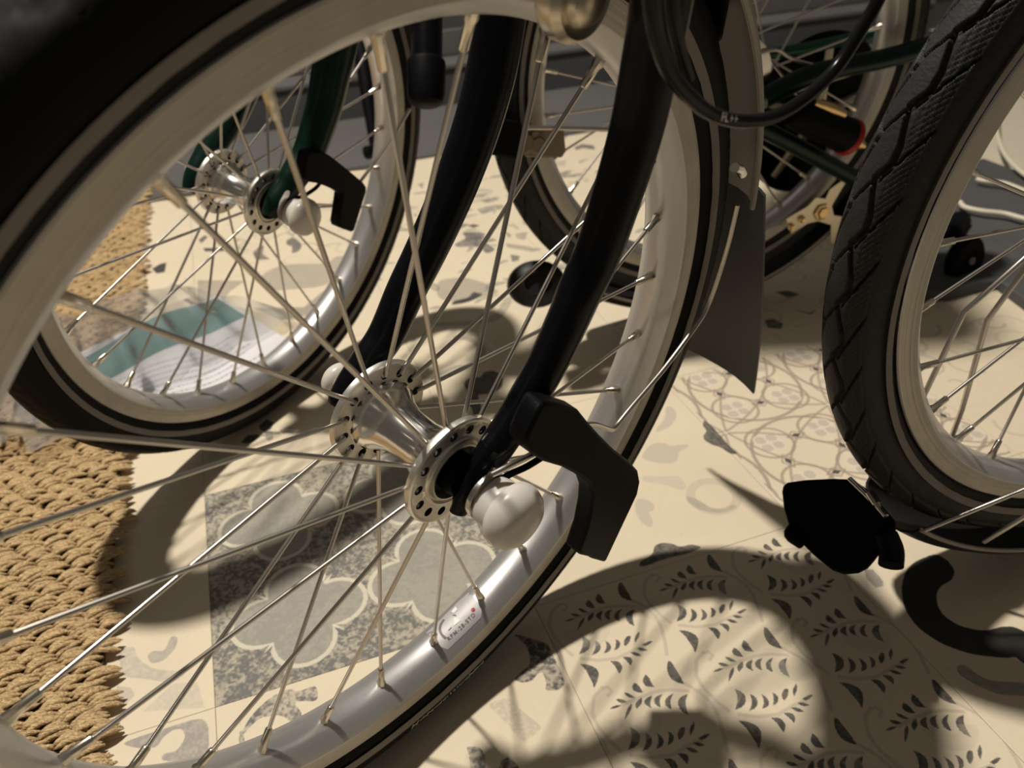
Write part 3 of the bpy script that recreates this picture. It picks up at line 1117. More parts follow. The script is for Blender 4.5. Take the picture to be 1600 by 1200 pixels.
def nut(bike, Wm, s=1, k=1.0):
    q = MB()
    z0 = .0440
    q.lathe([(0, s * z0), (.0098, s * z0), (.0104, s * (z0 + .001)), (.0106, s * (z0 + .0065)), (.0130, s * (z0 + .0085)), (.0136, s * (z0 + .0110)), (.0134, s * (z0 + .0135)), (.0122, s * (z0 + .0165)), (.0096, s * (z0 + .0190)), (.005, s * (z0 + .0202)), (0, s * (z0 + .0205))], 48)
    if k != 1:
        q.v = [(x * k, y * k, s * .0425 + (z - s * z0) * k) for x, y, z in q.v]
    o = q.build('axle_nut_cover', M['white'], bike, Wm)
    o['label'] = 'round milky white nut cover'
    q = MB()
    q.lathe([(.0045, s * .0405), (.0100, s * .0405), (.0102, s * .0420), (.0100, s * .0430), (.0045, s * .0430)], 36)
    q.build('washer', M['chrome'], bike, Wm)


def mudguard(bike, Um, a0, a1, mname='mudguard', m_=None):
    q = MB()
    prof = []
    for k in range(9):
        t = -1 + k / 4
        z = .0240 * math.sin(t * PI / 2 * .98)
        r = .2120 + .0130 * math.cos(t * PI / 2)
        prof.append((r, z))
    outer = prof
    inner = [(r - .0012, z * .95) for r, z in reversed(prof)]
    q.lathe(outer + inner, 90, a0, a1, closed=True, caps=True)
    o = q.build(mname, m_ or M['mudin'], bike, Um)
    for s in (-1, 1):
        q = MB()
        q.tube([(.2120 * math.cos(a0 + (a1 - a0) * k / 60), .2120 * math.sin(a0 + (a1 - a0) * k / 60), s * .0238) for k in range(61)], .0013, 8)
        link('edge_bead', q.mesh('edge_bead', M['mudin']), Um, o)
    return o


def clean_poly(pts, m_=None, r=0.0, n=4):
    return pts


# ------------------------------------------------------------------ BIKE A (black)
bikeA = empty('bicycle', Vector((W1.translation.x, W1.translation.y, 0)),
              'folded bicycle with black fork and black hook nearest the camera', 'bicycle')
front_wheel(bikeA, W1, 6.20436633, True)
rear_wheel(bikeA, W3, 4.740270921862279, 1)

blade(bikeA, W1, [(722, 792), (748, 744), (772, 704), (812, 642), (853, 572), (886, 502), (906, 455), (934, 395), (966, 300), (995, 200), (1016, 100), (1034, 0), (1050, -120), (1060, -260)],
      .0345, .0420, .0044, .0098, M['black'], exp=.42)['label'] = 'glossy black right fork blade'
blade(bikeA, W1, [(527, 636), (548, 602), (578, 560), (604, 522), (634, 455), (664, 395), (694, 330), (722, 262), (747, 190), (768, 110), (782, 20), (792, -60), (800, -200)],
      -.0345, -.0400, .0044, .0106, M['black'], exp=.42)
# dropouts
for s, cpx in ((1, (728, 770)),):
    q = MB()
    q.tube([onw(W1, 716, 800, .0345), onw(W1, 730, 775, .035), onw(W1, 752, 735, .036), onw(W1, 775, 700, .037)], [(.0045, .0028), (.0062, .0028), (.0066, .003), (.0062, .0045)], 20)
    q.build('dropout', M['black'], bikeA)
nut(bikeA, W1, 1)
nut(bikeA, W1, -1, .62)

# retention washer tab of bent steel
q = MB()
fr_ = [(770, 730), (777, 733), (775, 742), (757, 775), (752, 792), (752, 812), (741, 811), (737, 795), (742, 775), (762, 740)]
q.prism([onw(W1, x, y, .0440) for x, y in fr_], [onw(W1, x, y, .0428) for x, y in fr_])
q.build('retention_washer', M['chrome'], bikeA)

# black hook
def hook(bike, Wm, outl, z0, z1):
    q = MB()
    q.prism([onw(Wm, x, y, z1) for x, y in outl], [onw(Wm, x, y, z1) - Wm.col[2].to_3d() * (z1 - z0) for x, y in outl])
    o = q.build('hook', M['plastic'], bike)
    bevel(o, .0022, 3)
    return o


HA = [(848, 634), (852, 629), (872, 631), (906, 642), (921, 661), (940, 682), (962, 704), (985, 722), (998, 736), (1001, 752), (997, 772), (972, 825), (947, 878), (944, 879), (926, 874), (921, 871), (908, 868),
      (906, 862), (918, 828), (925, 795), (927, 772), (922, 757), (905, 744), (880, 731), (852, 723), (833, 711), (822, 697), (824, 684), (836, 657)]
hook(bikeA, W1, HA, .048, .057)['label'] = 'black plastic hook beside the white nut cover'

# stays of the front mudguard
q = MB()
q.tube(smooth_path([onw(W1, 768, 742, .045), onw(W1, 800, 726, .047), onw(W1, 838, 706, .047), onw(W1, 890, 672, .041), onw(W1, 925, 663, .036), onw(W1, 950, 670, .033), onw(W1, 960, 668, .032), onw(W1, 985, 638, .031),
                    onw(W1, 1040, 573, .029), onw(W1, 1088, 508, .027), onw(W1, 1103, 483, .026), onw(W1, 1118, 445, .026), onw(W1, 1137, 383, .0255), onw(W1, 1152, 320, .0255)], 5), .0013, 10)
q.build('mudguard_stay', M['steel'], bikeA)
q = MB()
q.tube(smooth_path([onw(W1, 770, 770, .043), onw(W1, 790, 745, .045), onw(W1, 825, 728, .046), onw(W1, 868, 700, .046), onw(W1, 905, 672, .044)], 5), .0014, 10)
q.build('mudguard_stay', M['plastic'], bikeA)

mudguard(bikeA, U1, math.radians(12), math.radians(112))
# mud flap of the front wheel
q = MB()
rows = []
for k in range(9):
    t = k / 8
    A = Vector((.2235 * math.cos(.22), .2235 * math.sin(.22)))
    B = Vector((.268, -.108))
    c = A.lerp(B, t)
    zw = .0240 + .011 * math.sin(t * PI / 2)
    row = []
    for j in range(11):
        u = -1 + j / 5
        sag = .010 * (1 - t) * (1 - u * u)
        extra = Vector((0, 0))
        if k == 8:
            extra = Vector((.004, .010)) * (1 - abs(u) ** 3)
        row.append(Vector((c.x + sag - extra.x, c.y + extra.y, u * zw)))
    rows.append(row)
ft = [U1 @ p for r in rows for p in r]
bk = [U1 @ (p + Vector((-.0018, -.0004, 0))) for r in rows for p in r]
n_ = 11
fs = []
for k in range(8):
    for j in range(10):
        a = k * n_ + j
        fs.append((a, a + 1, a + n_ + 1, a + n_))
        o_ = 99
        fs.append((o_ + a, o_ + a + n_, o_ + a + n_ + 1, o_ + a + 1))
for k in range(8):
    for j in (0, 10):
        a = k * n_ + j
        fs.append((a, a + n_, 99 + a + n_, 99 + a))
for j in range(10):
    for k in (0, 8):
        a = k * n_ + j
        fs.append((a, a + 1, 99 + a + 1, 99 + a))
q.add(ft + bk, fs)
q.build('mud_flap', M['flap'], bikeA)
q = MB()
q.tube([onw(W1, 1148, 262, .028), onw(W1, 1156, 264, .027), onw(W1, 1160, 272, .027)], .0022, 12)
q.build('stay_clip', M['chrome'], bikeA)

# caliper boss above the near rim
q = MB()
bc = W1.inverted() @ onw(W1, 905, -6, .026)
T_ = W1 @ Matrix.Translation(bc)
q.lathe([(0, -.006), (.0125, -.006), (.0135, -.004), (.0135, .0005), (.0115, .0030), (.0100, .0022), (.0085, .0022), (.0075, .0048), (.0050, .0062), (0, .0062)], 40)
q.build('brake_pad_bolt', M['warm'], bikeA, T_)
q = MB()
bx = [(845, -40), (960, -40), (985, -90), (980, -200), (840, -200), (835, -90)]
q.prism([onw(W1, x, y, .022) for x, y in bx], [onw(W1, x, y, .0145) for x, y in bx])
o = q.build('brake_pad', M['plastic'], bikeA)
bevel(o, .001)
# brake arms, cables
q = MB()
q.tube(smooth_path([D(1108, -90, .34), D(1096, -20, .335), D(1082, 50, .333), D(1066, 110, .334), D(1058, 146, .335)], 5), [.0135] * 6 + [.0125] * 5 + [.0105] * 5 + [.0075] * 4 + [.004], 18)
q.build('brake_arm', M['black'], bikeA)
q = MB()
q.tube(smooth_path([onw(W1, x, y, z) for x, y, z in ((1012, -120, .066), (1018, 0, .066), (1027, 60, .066), (1046, 112, .067), (1078, 152, .069), (1118, 181, .071), (1165, 190, .073), (1215, 180, .075), (1262, 150, .077), (1305, 108, .078), (1340, 55, .079), (1372, 0, .080), (1410, -90, .080))], 6), .0022, 14)
cabo = q.build('brake_cable', M['cable'], bikeA)
q = MB()
q.tube(smooth_path([onw(W1, x, y, .06) for x, y in ((1052, -60), (1050, 10), (1060, 70), (1074, 125))], 5), .0021, 12)
q.build('gear_cable', M['cable'], bikeA)
q = MB()
q.tube([D(1084, 92, .36), D(1094, 110, .36), D(1098, 132, .36)], .0052, 6)
q.build('stay_bracket', M['plastic'], bikeA)


def text_mesh(body, size, name='lettering'):
    cu = bpy.data.curves.new(name, 'FONT')
    cu.body = body
    cu.size = size
    cu.align_x = 'CENTER'
    cu.align_y = 'CENTER'
    cu.offset = size * 0.004
    cu.space_character = 1.18
    tmp = bpy.data.objects.new('tmp_text', cu)
    COL.objects.link(tmp)
    dg = bpy.context.evaluated_depsgraph_get()
    me = bpy.data.meshes.new_from_object(tmp.evaluated_get(dg))
    bpy.data.objects.remove(tmp)
    return me


# FL++ print on the cable
me = text_mesh('FL++', .0036)
me.materials.clear()
me.materials.append(M['stickw'])
_n = W1.col[2].to_3d()
pA, pB = onw(W1, 1127, 183, .0712), onw(W1, 1155, 187.5, .0724)
pA += (CAMPOS - pA).normalized() * .0060
pB += (CAMPOS - pB).normalized() * .0060
xd = (pB - pA).normalized()
nz = (CAMPOS - (pA + pB) / 2).normalized()
nz = (nz - xd * nz.dot(xd)).normalized()
Bm = Matrix((xd, nz.cross(xd), nz)).transposed().to_4x4()
Bm.translation = (pA + pB) / 2
for v in me.vertices:
    # wrap on the sheath
    yy = v.co.y
    v.co.z = math.sqrt(max(0, .0022 ** 2 - yy * yy)) - .0022
link('cable_print', me, Bm, cabo)

# rim sticker
G_i, H_i = 7.55, 8.0
ph1 = 6.20436633


def bed(theta, z):
    zs = abs(z)
    if zs < .003:
        r = .1630 + .0003 * zs / .003
    elif zs < .0065:
        r = .1633 + .0012 * (zs - .003) / .0035
    else:
        r = .1645 + .0045 * (zs - .0065) / .0053
    return r


def bedpt(u, z, lift):
    """u: metres along the rim from the sticker centre"""
    u, z = u * 1.30, z * 1.12
    th = ph1 + 2 * PI * 7.50 / 28 + u / .163
    r = bed(th, z) - lift
    return (r * math.cos(th), r * math.sin(th), z)


def bedpatch(outline, lift, m_, name, parent, label=None):
    """fill by fan of strips: outline polygon in (u,z), convex"""
    q = MB()
    us = [p[0] for p in outline]
    cu_ = (sum(us) / len(us), sum(p[1] for p in outline) / len(outline))
    dense = []
    for i in range(len(outline)):
        a, b_ = outline[i], outline[(i + 1) % len(outline)]
        for k in range(4):
            dense.append((a[0] + (b_[0] - a[0]) * k / 4, a[1] + (b_[1] - a[1]) * k / 4))
    vs_ = []
    n = len(dense)
    RN = 5
    for k in range(1, RN + 1):
        for d in dense:
            t = k / RN
            vs_.append(bedpt(cu_[0] + (d[0] - cu_[0]) * t, cu_[1] + (d[1] - cu_[1]) * t, lift))
    vs_.append(bedpt(cu_[0], cu_[1], lift))
    fs = []
    for k in range(RN - 1):
        for i in range(n):
            j = (i + 1) % n
            fs.append((k * n + i, k * n + j, (k + 1) * n + j, (k + 1) * n + i))
    for i in range(n):
        fs.append((i, (i + 1) % n, RN * n))
    q.add(vs_, fs)
    o = q.build(name, m_, parent, W1)
    if label:
        o['label'] = label
    return o


rimA = [o for o in bikeA.children if o.name.startswith('rim')][0]
bedpatch([(-.0125, -.0075), (.0065, -.0085), (.0125, -.0075), (.0115, .0045), (.0080, .0070), (-.0115, .0070), (-.0132, .0040)], .00025, M['sticker'], 'rim_sticker', rimA, 'silver sticker with arc, triangle and lettering on the rim')
stk = MB()


def strip(poly_, lift=.0005, mi=0):
    n = len(poly_)
    c = (sum(p[0] for p in poly_) / n, sum(p[1] for p in poly_) / n)
    stk.add([bedpt(u, z, lift) for u, z in poly_] + [bedpt(c[0], c[1], lift)], [(i, (i + 1) % n, n) for i in range(n)], mi)


def arcstrip(cu_, cz_, r, wd, a0, a1, mi):
    n = 10
    for k in range(n):
        b0, b1 = a0 + (a1 - a0) * k / n, a0 + (a1 - a0) * (k + 1) / n
        strip([(cu_ + (r + s * wd / 2) * math.cos(b_), cz_ + (r + s * wd / 2) * math.sin(b_)) for s, b_ in ((1, b0), (1, b1), (-1, b1), (-1, b0))], mi=mi)


arcstrip(-.0025, .0010, .0068, .0011, math.radians(165), math.radians(262), 0)
strip([(-.0030, .0010), (.0000, -.0020), (.0008, .0014)], mi=1)
strip([(.0010, -.0062), (.0042, -.0070), (.0036, -.0045), (.0014, -.0042)], mi=1)
strip([(.0000, -.0040), (.0010, -.0036), (.0012, -.0020), (.0008, -.0022)], mi=0)
strip([(-.0060, .0006), (-.0040, .0004), (-.0041, .0009), (-.0060, .0010)], mi=0)
arcstrip(.0078, .0020, .0005, .0010, 0, 2 * PI, 2)
stk.build('sticker_print', [M['stickg'], M['stickw'], M['red']], rimA, W1)
me = text_mesh('RPM-28-STD', .0026)
me.materials.clear()
me.materials.append(M['stickg'])
for v in me.vertices:
    u, z = v.co.x - .0010, .0040 - v.co.y
    v.co = bedpt(u, z, .0006)
link('sticker_lettering', me, W1, rimA)

# worn moulded letters on the tyre of the front wheel: short broken strokes
tyA = [o for o in bikeA.children if o.name.startswith('tyre')][0]
q = MB()
rs = random.Random(11)
ang = None
p_a = W1.inverted() @ onw(W1, 640, 1140, .0150)
p_b = W1.inverted() @ onw(W1, 757, 1037, .0150)
aa, ab = math.atan2(p_a.y, p_a.x), math.atan2(p_b.y, p_b.x)
for k in range(30):
    t = (k + rs.uniform(-.3, .3)) / 30
    th = aa + (ab - aa) * t
    ln = rs.choice((.0008, .0013, .0019))
    a_ = rs.choice((0, 0, .5, 1.2, 1.57, -.5))
    pc = 0.600
    pts_ = []
    for sx, sy in ((-1, -1), (1, -1), (1, 1), (-1, 1)):
        lx, ly = sx * ln, sy * .00032
        ux, uy = lx * math.cos(a_) - ly * math.sin(a_), lx * math.sin(a_) + ly * math.cos(a_)
        r, z = tyre_pt(pc + uy * 18, .0005)
        pts_.append((r * math.cos(th + ux / .19), r * math.sin(th + ux / .19), z))
    q.add(pts_, [(0, 1, 2, 3)])
o = q.build('tyre_lettering', M['letter'], tyA, W1, smooth=False)
o['kind'] = 'stuff'

# rear wheel: mudguard beneath the tyre, stays and flap
mudguard(bikeA, U3, math.radians(-130), math.radians(-35), m_=M['flap'])
t = math.radians(-140)
er = (U3.to_3x3() @ Vector((math.cos(t), math.sin(t), 0)))
et = (U3.to_3x3() @ Vector((-math.sin(t), math.cos(t), 0)))
pf = U3.translation + er * .222


def onplane(px, py, p, n):
    d = ray(px, py)
    return CAMPOS + d * ((p - CAMPOS).dot(n) / d.dot(n))


fo = [(1221, 768), (1223, 759), (1230, 753), (1258, 749), (1300, 747), (1332, 748), (1352, 762), (1378, 790), (1397, 812), (1397, 832), (1386, 846), (1372, 862), (1362, 875), (1352, 886), (1338, 893), (1316, 895), (1298, 889), (1270, 866), (1250, 846), (1232, 822), (1224, 795)]
q = MB()
q.prism([onplane(x, y, pf, et) for x, y in fo], [onplane(x, y, pf, et) + et * .0035 for x, y in fo])
o = q.build('mud_flap', M['plastic'], bikeA)
bevel(o, .001)
q = MB()
q.tube(smooth_path([onplane(1240, 822, pf, et), onplane(1233, 836, pf, et), onplane(1252, 850, pf, et)], 4), .003, 10)
q.build('flap_lug', M['plastic'], bikeA)
q = MB()
q.tube(smooth_path([onplane(1385, 838, pf, et), onplane(1393, 860, pf, et), onplane(1392, 884, pf, et)], 4), .0062, 12)
q.build('flap_lug', M['plastic'], bikeA)
q = MB()
q.tube([onplane(1331, 752, pf, et) - et * .003, onplane(1352, 772, pf, et) - et * .003, onplane(1375, 795, pf, et) - et * .004, onplane(1389, 812, pf, et) - et * .004], .0016, 10)
q.tube([onplane(1366, 778, pf, et) - et * .006, onplane(1378, 796, pf, et) - et * .006], .0026, 12)
q.build('flap_bracket', M['chrome'], bikeA)
for a_, b_ in (((1444, 829), (1600, 765)), ((1537, 847), (1600, 808))):
    q = MB()
    dx, dy = b_[0] - a_[0], b_[1] - a_[1]
    L_ = math.hypot(dx, dy)
    e_ = (a_[0] + dx / L_ * 330, a_[1] + dy / L_ * 330)
    q.tube([onw(W3, a_[0], a_[1], .0245), onw(W3, b_[0], b_[1], .033), onw(W3, e_[0], e_[1], .040)], .00135, 10)
    q.build('mudguard_stay', M['steel'], bikeA)
for pl in ([(1438, 632), (1444, 617), (1506, 488), (1600, 404), (1740, 280)], [(1470, 730), (1487, 683), (1503, 640), (1543, 500), (1600, 422), (1720, 258)]):
    q = MB()
    q.tube([onw(W3, x, y, -.031) for x, y in pl], .0016, 10)
    q.build('mudguard_stay', M['steel'], bikeA)

# ------------------------------------------------------------------ BIKE B (green)
bikeB = empty('bicycle', Vector((W2.translation.x, W2.translation.y, 0)),
              'folded bicycle with dark green fork standing behind the black one', 'bicycle')
front_wheel(bikeB, W2, 3.366469045, True)
rear_wheel(bikeB, W4, 0.1, -1)
blade(bikeB, W2, [(421, 338), (430, 318), (446, 296), (463, 270), (482, 240), (496, 200), (508, 160), (518, 110), (527, 64), (536, 0), (548, -120)], .0345, .040, .0050, .0155, M['green'], exp=.55)
blade(bikeB, W2, [(296, 300), (306, 272), (322, 246), (340, 215), (358, 186), (378, 140), (394, 90), (405, 40), (416, -60)], -.0345, -.040, .0050, .0150, M['green'], exp=.6)
nut(bikeB, W2, 1)
nut(bikeB, W2, -1, .62)
HB = [(480, 242), (484, 237), (502, 236), (516, 243), (528, 252), (549, 269), (568, 285), (573, 292), (573, 300), (566, 322), (554, 361), (550, 363), (531, 356), (529, 350), (533, 325), (536, 304), (528, 299), (512, 292), (497, 287), (484, 285), (476, 280), (475, 272)]
hook(bikeB, W2, HB, .048, .057)['label'] = 'black plastic hook beside the white nut cover'
q = MB()
fr_ = [(449, 297), (453, 299), (452, 305), (443, 322), (441, 332), (442, 345), (435, 343), (433, 330), (437, 315), (445, 300)]
q.prism([onw(W2, x, y, .0440) for x, y in fr_], [onw(W2, x, y, .0428) for x, y in fr_])
q.build('retention_washer', M['chrome'], bikeB)
q = MB()
q.tube(smooth_path([onw(W2, 458, 312, .043), onw(W2, 478, 304, .044), onw(W2, 493, 294, .043), onw(W2, 500, 286, .041)], 5), .0014, 8)
q.build('mudguard_stay', M['plastic'], bikeB)
q = MB()
q.tube([onw(W2, 478, 325, .03), onw(W2, 530, 322, .03), onw(W2, 560, 321, .03)], .0008, 8)
q.tube([onw(W2, 562, 285, .030), onw(W2, 590, 248, .030), onw(W2, 616, 211, .026), onw(W2, 640, 170, .026)], .0014, 8)
q.build('mudguard_stay', M['steel'], bikeB)
mudguard(bikeB, W4, math.radians(-128), math.radians(-20), m_=M['flap'])
# frame tubes round the rear wheel
for pl, r_, zz, nm in (([(1120, 98), (1205, 84), (1265, 74), (1330, 60), (1420, 38)], .0052, -.035, 'chainstay'),
                       ([(1190, 155), (1260, 120), (1320, 104), (1380, 92), (1460, 70)], .0085, .036, 'seatstay'),
                       ([(1150, 182), (1205, 208), (1262, 238), (1345, 284)], .0075, .040, 'frame_tube')):
    q = MB()
    q.tube(smooth_path([onw(W4, x, y, zz) for x, y in pl], 4), r_, 16)
    q.build(nm, M['green2'] if nm == 'chainstay' else M['green'], bikeB)
q = MB()
a_, b_ = onw(W4, 1236, 172, .055), onw(W4, 1322, 212, .055)
q.tube([a_, a_.lerp(b_, .08), a_.lerp(b_, .92), b_], [.0120, .0140, .0150, .0150], 28)
q.build('suspension_block', M['plastic'], bikeB)
q = MB()
dd = (b_ - a_).normalized()
q.tube([b_ - dd * .0005, b_ + dd * .001, b_ + dd * .0045, b_ + dd * .0055], [.0151, .0162, .0162, .0150], 28)
o = q.build('suspension_collar', M['red'], bikeB)
o['label'] = 'bright red collar on the suspension block'
q = MB()
c_ = onw(W4, 1326, 217, .055)
q.tube([c_, c_ + dd * .014], [.007, .006], 14)
q.tube([c_ + dd * .014, c_ + dd * .020], [.0035, .0035], 10)
q.build('suspension_bolt', M['brass'], bikeB)
q = MB()
q.tube([onw(W4, 1272, 160, .062), onw(W4, 1286, 164, .062), onw(W4, 1300, 170, .062), onw(W4, 1318, 178, .062)], [.003, .0042, .0048, .0040], 12)
q.build('cable_anchor', M['brass'], bikeB)
# brake calliper / chain tensioner plate beside the rear rim
q = MB()
pl = [(1228, 342), (1262, 322), (1275, 308), (1290, 310), (1296, 296), (1318, 280), (1322, 284), (1300, 322), (1303, 336), (1316, 338), (1312, 352), (1303, 384), (1297, 380), (1298, 352), (1278, 346), (1262, 350), (1236, 366)]
q.prism([onw(W4, x, y, .030) for x, y in pl], [onw(W4, x, y, .026) for x, y in pl])
o = q.build('tensioner_plate', M['warm'], bikeB)
bevel(o, .0006)
for px, py, r_ in ((1283, 331, .0085), (1252, 342, .0035), (1235, 354, .0035)):
    q = MB()
    T_ = W4 @ Matrix.Translation(W4.inverted() @ onw(W4, px, py, .030))
    q.lathe([(r_, 0), (r_, .002), (r_ * .7, .0024), (r_ * .62, .0045), (0, .0045)], 6 if r_ > .005 else 12)
    q.build('tensioner_bolt', M['brass'], bikeB, T_, smooth=False)
# rack roller-side bracket at the left of the rear wheel
q = MB()
pl = [(818, 200), (828, 196), (880, 198), (884, 236), (878, 246), (822, 246), (812, 232), (810, 214)]
q.prism([onw(W4, x, y, .034) for x, y in pl], [onw(W4, x, y, .028) for x, y in pl])
o = q.build('rack_bracket', M['dull'], bikeB)
bevel(o, .001)
for px, py, r_ in ((839, 224, .0085), (833, 208, .004), (820, 221, .010)):
    q = MB()
    T_ = W4 @ Matrix.Translation(W4.inverted() @ onw(W4, px, py, .034))
    q.lathe([(r_, 0), (r_, .0015), (r_ * .75, .0018), (r_ * .6, .0035), (0, .0035)], 24)
    q.build('bracket_bolt', M['dull'], bikeB, T_)
q = MB()
q.tube([onw(W4, 822, 200, .036), onw(W4, 860, 200, .036), onw(W4, 958, 203, .036), onw(W4, 1010, 204, .036)], .0018, 10)
q.build('rack_rod', M['steel'], bikeB)
q = MB()
pl = [(770, 182), (815, 190), (818, 250), (778, 244), (756, 240)]
q.prism([onw(W4, x, y, .040) for x, y in pl], [onw(W4, x, y, .010) for x, y in pl])
o = q.build('bracket_block', M['plastic'], bikeB)
bevel(o, .002)
# mud flap with its rubber buffer at the bottom of the rear wheel
q = MB()
cF = onw(W4, 838, 444, .005)
q.lathe([(0, -.010), (.010, -.0095), (.018, -.006), (.0215, 0), (.0205, .006), (.016, .010), (.010, .0115), (.0085, .008), (0, .008)], 36)
q.build('rubber_buffer', M['flap'], bikeB, basis(cF, D(900, 400, .5) - cF, (0, 0, 1)) @ Matrix.Diagonal((1.0, 1.25, 1.4, 1)))
# lower seat post with plastic bung
q = MB()
q.tube([D(667, -200, .62), D(667, 20, .62), D(667, 96, .62)], .0120, 32)
q.build('seat_post', M['black'], bikeB)
q = MB()
q.tube([D(666, 93, .62), D(666, 96, .62), D(666, 99, .62), D(666, 150, .62), D(666, 161, .62), D(666, 165, .62)], [.0130, .0146, .0150, .0146, .0130, .0090], 32)
q.build('seat_post_bung', M['plastic'], bikeB)
# crankset in the dark middle
q = MB()
cC = onw(W4, 1272, 180, -.055)
T_ = W4.copy()
T_.translation = cC
prof = [(.020, -.002), (.078, -.002), (.080, 0), (.078, .002), (.020, .002)]
q.lathe(prof, 72, closed=True)
q.build('chain_guard', M['plastic'], bikeB, T_)
q = MB()
q.lathe([(0, -.008), (.016, -.008), (.021, -.003), (.021, .003), (.016, .010), (0, .010)], 28)
for k in range(5):
    a = k * 2 * PI / 5 + .3
    q.tube([(.012 * math.cos(a), .012 * math.sin(a), .004), (.070 * math.cos(a), .070 * math.sin(a), .004)], [.006, .0035], 8)
q.build('crank_spider', M['warm'], bikeB, T_)
# saddle and upper post, unseen above the view, added to shade the floor behind
q = MB()
rows = []
for k in range(15):
    t = k / 14
    y_ = .655 + .285 * t
    hwid = .082 * (1 - t) ** .8 * (1 - .25 * math.exp(-((t - .0) / .05) ** 2)) + .020
    hwid *= math.sqrt(max(.02, 1 - max(0, (t - .9) / .1) ** 2))
    r_ = []
    for j in range(16):
        a = 2 * PI * j / 16
        r_.append((-.012 + .05 * t + hwid * math.cos(a), y_, .750 + .022 * math.sin(a) * (1 if math.sin(a) > 0 else 1.3) * (1 - .4 * t)))
    rows += r_
q.add(rows, [(k * 16 + j, k * 16 + (j + 1) % 16, (k + 1) * 16 + (j + 1) % 16, (k + 1) * 16 + j) for k in range(14) for j in range(16)] + [tuple(range(16)), tuple(reversed(range(14 * 16, 15 * 16)))])
q.build('unseen_saddle', M['flap'], bikeB)
q = MB()
q.tube([(.0, .76, .735), (.03, .77, .60), (.075, .79, .40), (.09, .795, .36)], .0159, 20)
q.build('unseen_saddle_post', M['black'], bikeB)
# side stand with rubber foot
q = MB()
q.tube([D(560, 40, 1.18), D(566, 90, 1.18), D(578, 180, 1.18), D(584, 226, 1.18)], [.011, .012, .0085, .0065], 14)
q.build('stand_leg', M['plastic'], bikeB)
q = MB()
q.tube([D(568, 240, 1.16), D(572, 239, 1.16), D(585, 236, 1.17), D(600, 232, 1.18)], [.006, .0095, .0095, .006], 14)
q.build('stand_foot', M['plastic'], bikeB)
# pedal and chain hints in the dark upper middle
q = MB()
q.tube(smooth_path([onw(W4, 1165, 90, .03), onw(W4, 1212, 78, .03), onw(W4, 1238, 92, .03), onw(W4, 1290, 104, .03), onw(W4, 1312, 88, .03)], 4), .0014, 8)
q.build('chain_guide_rod', M['steel'], bikeB)

# ------------------------------------------------------------------ wheeled trolley bits and cord at the right
def roller(px, py, depth, rad, rot, label):
    e = empty('roller_wheel', D(px, py, depth), label, 'wheel')
    c = D(px, py, depth)
    B = basis(c, rot, (0, 0, 1))
    q = MB()
    q.lathe([(rad * .45, -.007), (rad * .9, -.0072), (rad, -.005), (rad, .005), (rad * .9, .0072), (rad * .45, .007), (rad * .42, .005), (rad * .42, -.005)], 40, closed=True)
    q.build('tread_ring', M['plastic'], e, B)
    q = MB()
    q.lathe([(0, -.006), (rad * .43, -.006), (rad * .43, .006), (rad * .25, .0062), (rad * .22, .0078), (0, .0078)], 28)
    q.build('roller_hub', M['plastic'], e, B)
    q = MB()
    q.lathe([(0, .0078), (rad * .17, .0078), (rad * .17, .0095), (0, .0095)], 20)
    q.build('roller_bolt', M['stripe'], e, B)
    return e


gp = G(1505, 437)
dep = (CAMM.transposed() @ (gp - CAMPOS)).z
roller(1507, 405, dep * .985, .0245, W3.col[2].to_3d() * .7 + Vector((.5, -.5, .2)), 'black roller wheel with pale bolt seen behind the right tyre')

slabpts = [(1330, 452), (1486, 455), (1531, 441), (1561, 437), (1582, 452), (1620, 480), (1700, 520), (1750, 300), (1602, 271), (1537, 247), (1460, 262), (1330, 300)]
q = MB()
hgt = .012
q.prism([G(x, y, hgt) for x, y in slabpts], [Vector((G(x, y, hgt).x, G(x, y, hgt).y, .0005)) for x, y in slabpts])
o = q.build('low_platform', M['slab'])
bevel(o, .0015)
tag(o, 'dark grey low platform lying on the tiles behind the right wheel', 'platform')

q = MB()
for pl in ([(1556, 150), (1556, 185), (1560, 215), (1572, 244), (1600, 272), (1650, 300)],
           [(1526, 280), (1540, 283), (1570, 287), (1600, 298), (1650, 318)],
           [(1500, 316), (1508, 324), (1535, 330), (1570, 334), (1600, 342), (1650, 352)]):
    q.tube(smooth_path([G(x, y, .020) for x, y in pl], 5), .0031, 12)
o = q.build('coiled_cord', M['cream'])
tag(o, 'loops of cream electric cord lying on the dark grey platform', 'cord')
q = MB()
q.tube(smooth_path([G(1500, 345, .0155), G(1485, 365, .0155), G(1470, 360, .0155), G(1462, 345, .0155)], 5), [.012] * 16, 12)
o = q.build('cord_plug', M['plastic'])
tag(o, 'black moulded plug lying behind the right wheel rim', 'plug')

# ------------------------------------------------------------------ jute mat
matE = empty('jute_mat', XY(-1.1, -2.0, 0), 'golden braided jute mat on the tiles at the left', 'mat')
c0m, c1m, r0m, r1m = -2.3, -0.30, -5.35, 1.2
q = MB()
q.add([XY(c0m, r0m, .0002), XY(c1m - .02, r0m, .0002), XY(c1m - .02, r1m, .0002), XY(c0m, r1m, .0002), XY(c0m, r0m, .0035), XY(c1m - .02, r0m, .0035), XY(c1m - .02, r1m, .0035), XY(c0m, r1m, .0035)],
      [(0, 1, 2, 3), (7, 6, 5, 4), (0, 4, 5, 1), (1, 5, 6, 2), (2, 6, 7, 3), (3, 7, 4, 0)])
q.build('mat_backing', M['matbase'], matE, smooth=False)
rs = np.random.RandomState(5)
pitq, pitp = .0175, .0105
nrow = int((r1m - r0m) * TL / pitp)
ncol = int((c1m - c0m) * TL / pitq)
V_, F_ = [], []
NS, NR = 7, 5
ts = np.linspace(-1, 1, NS)
off0 = 0
base = XY(0, 0, 0)
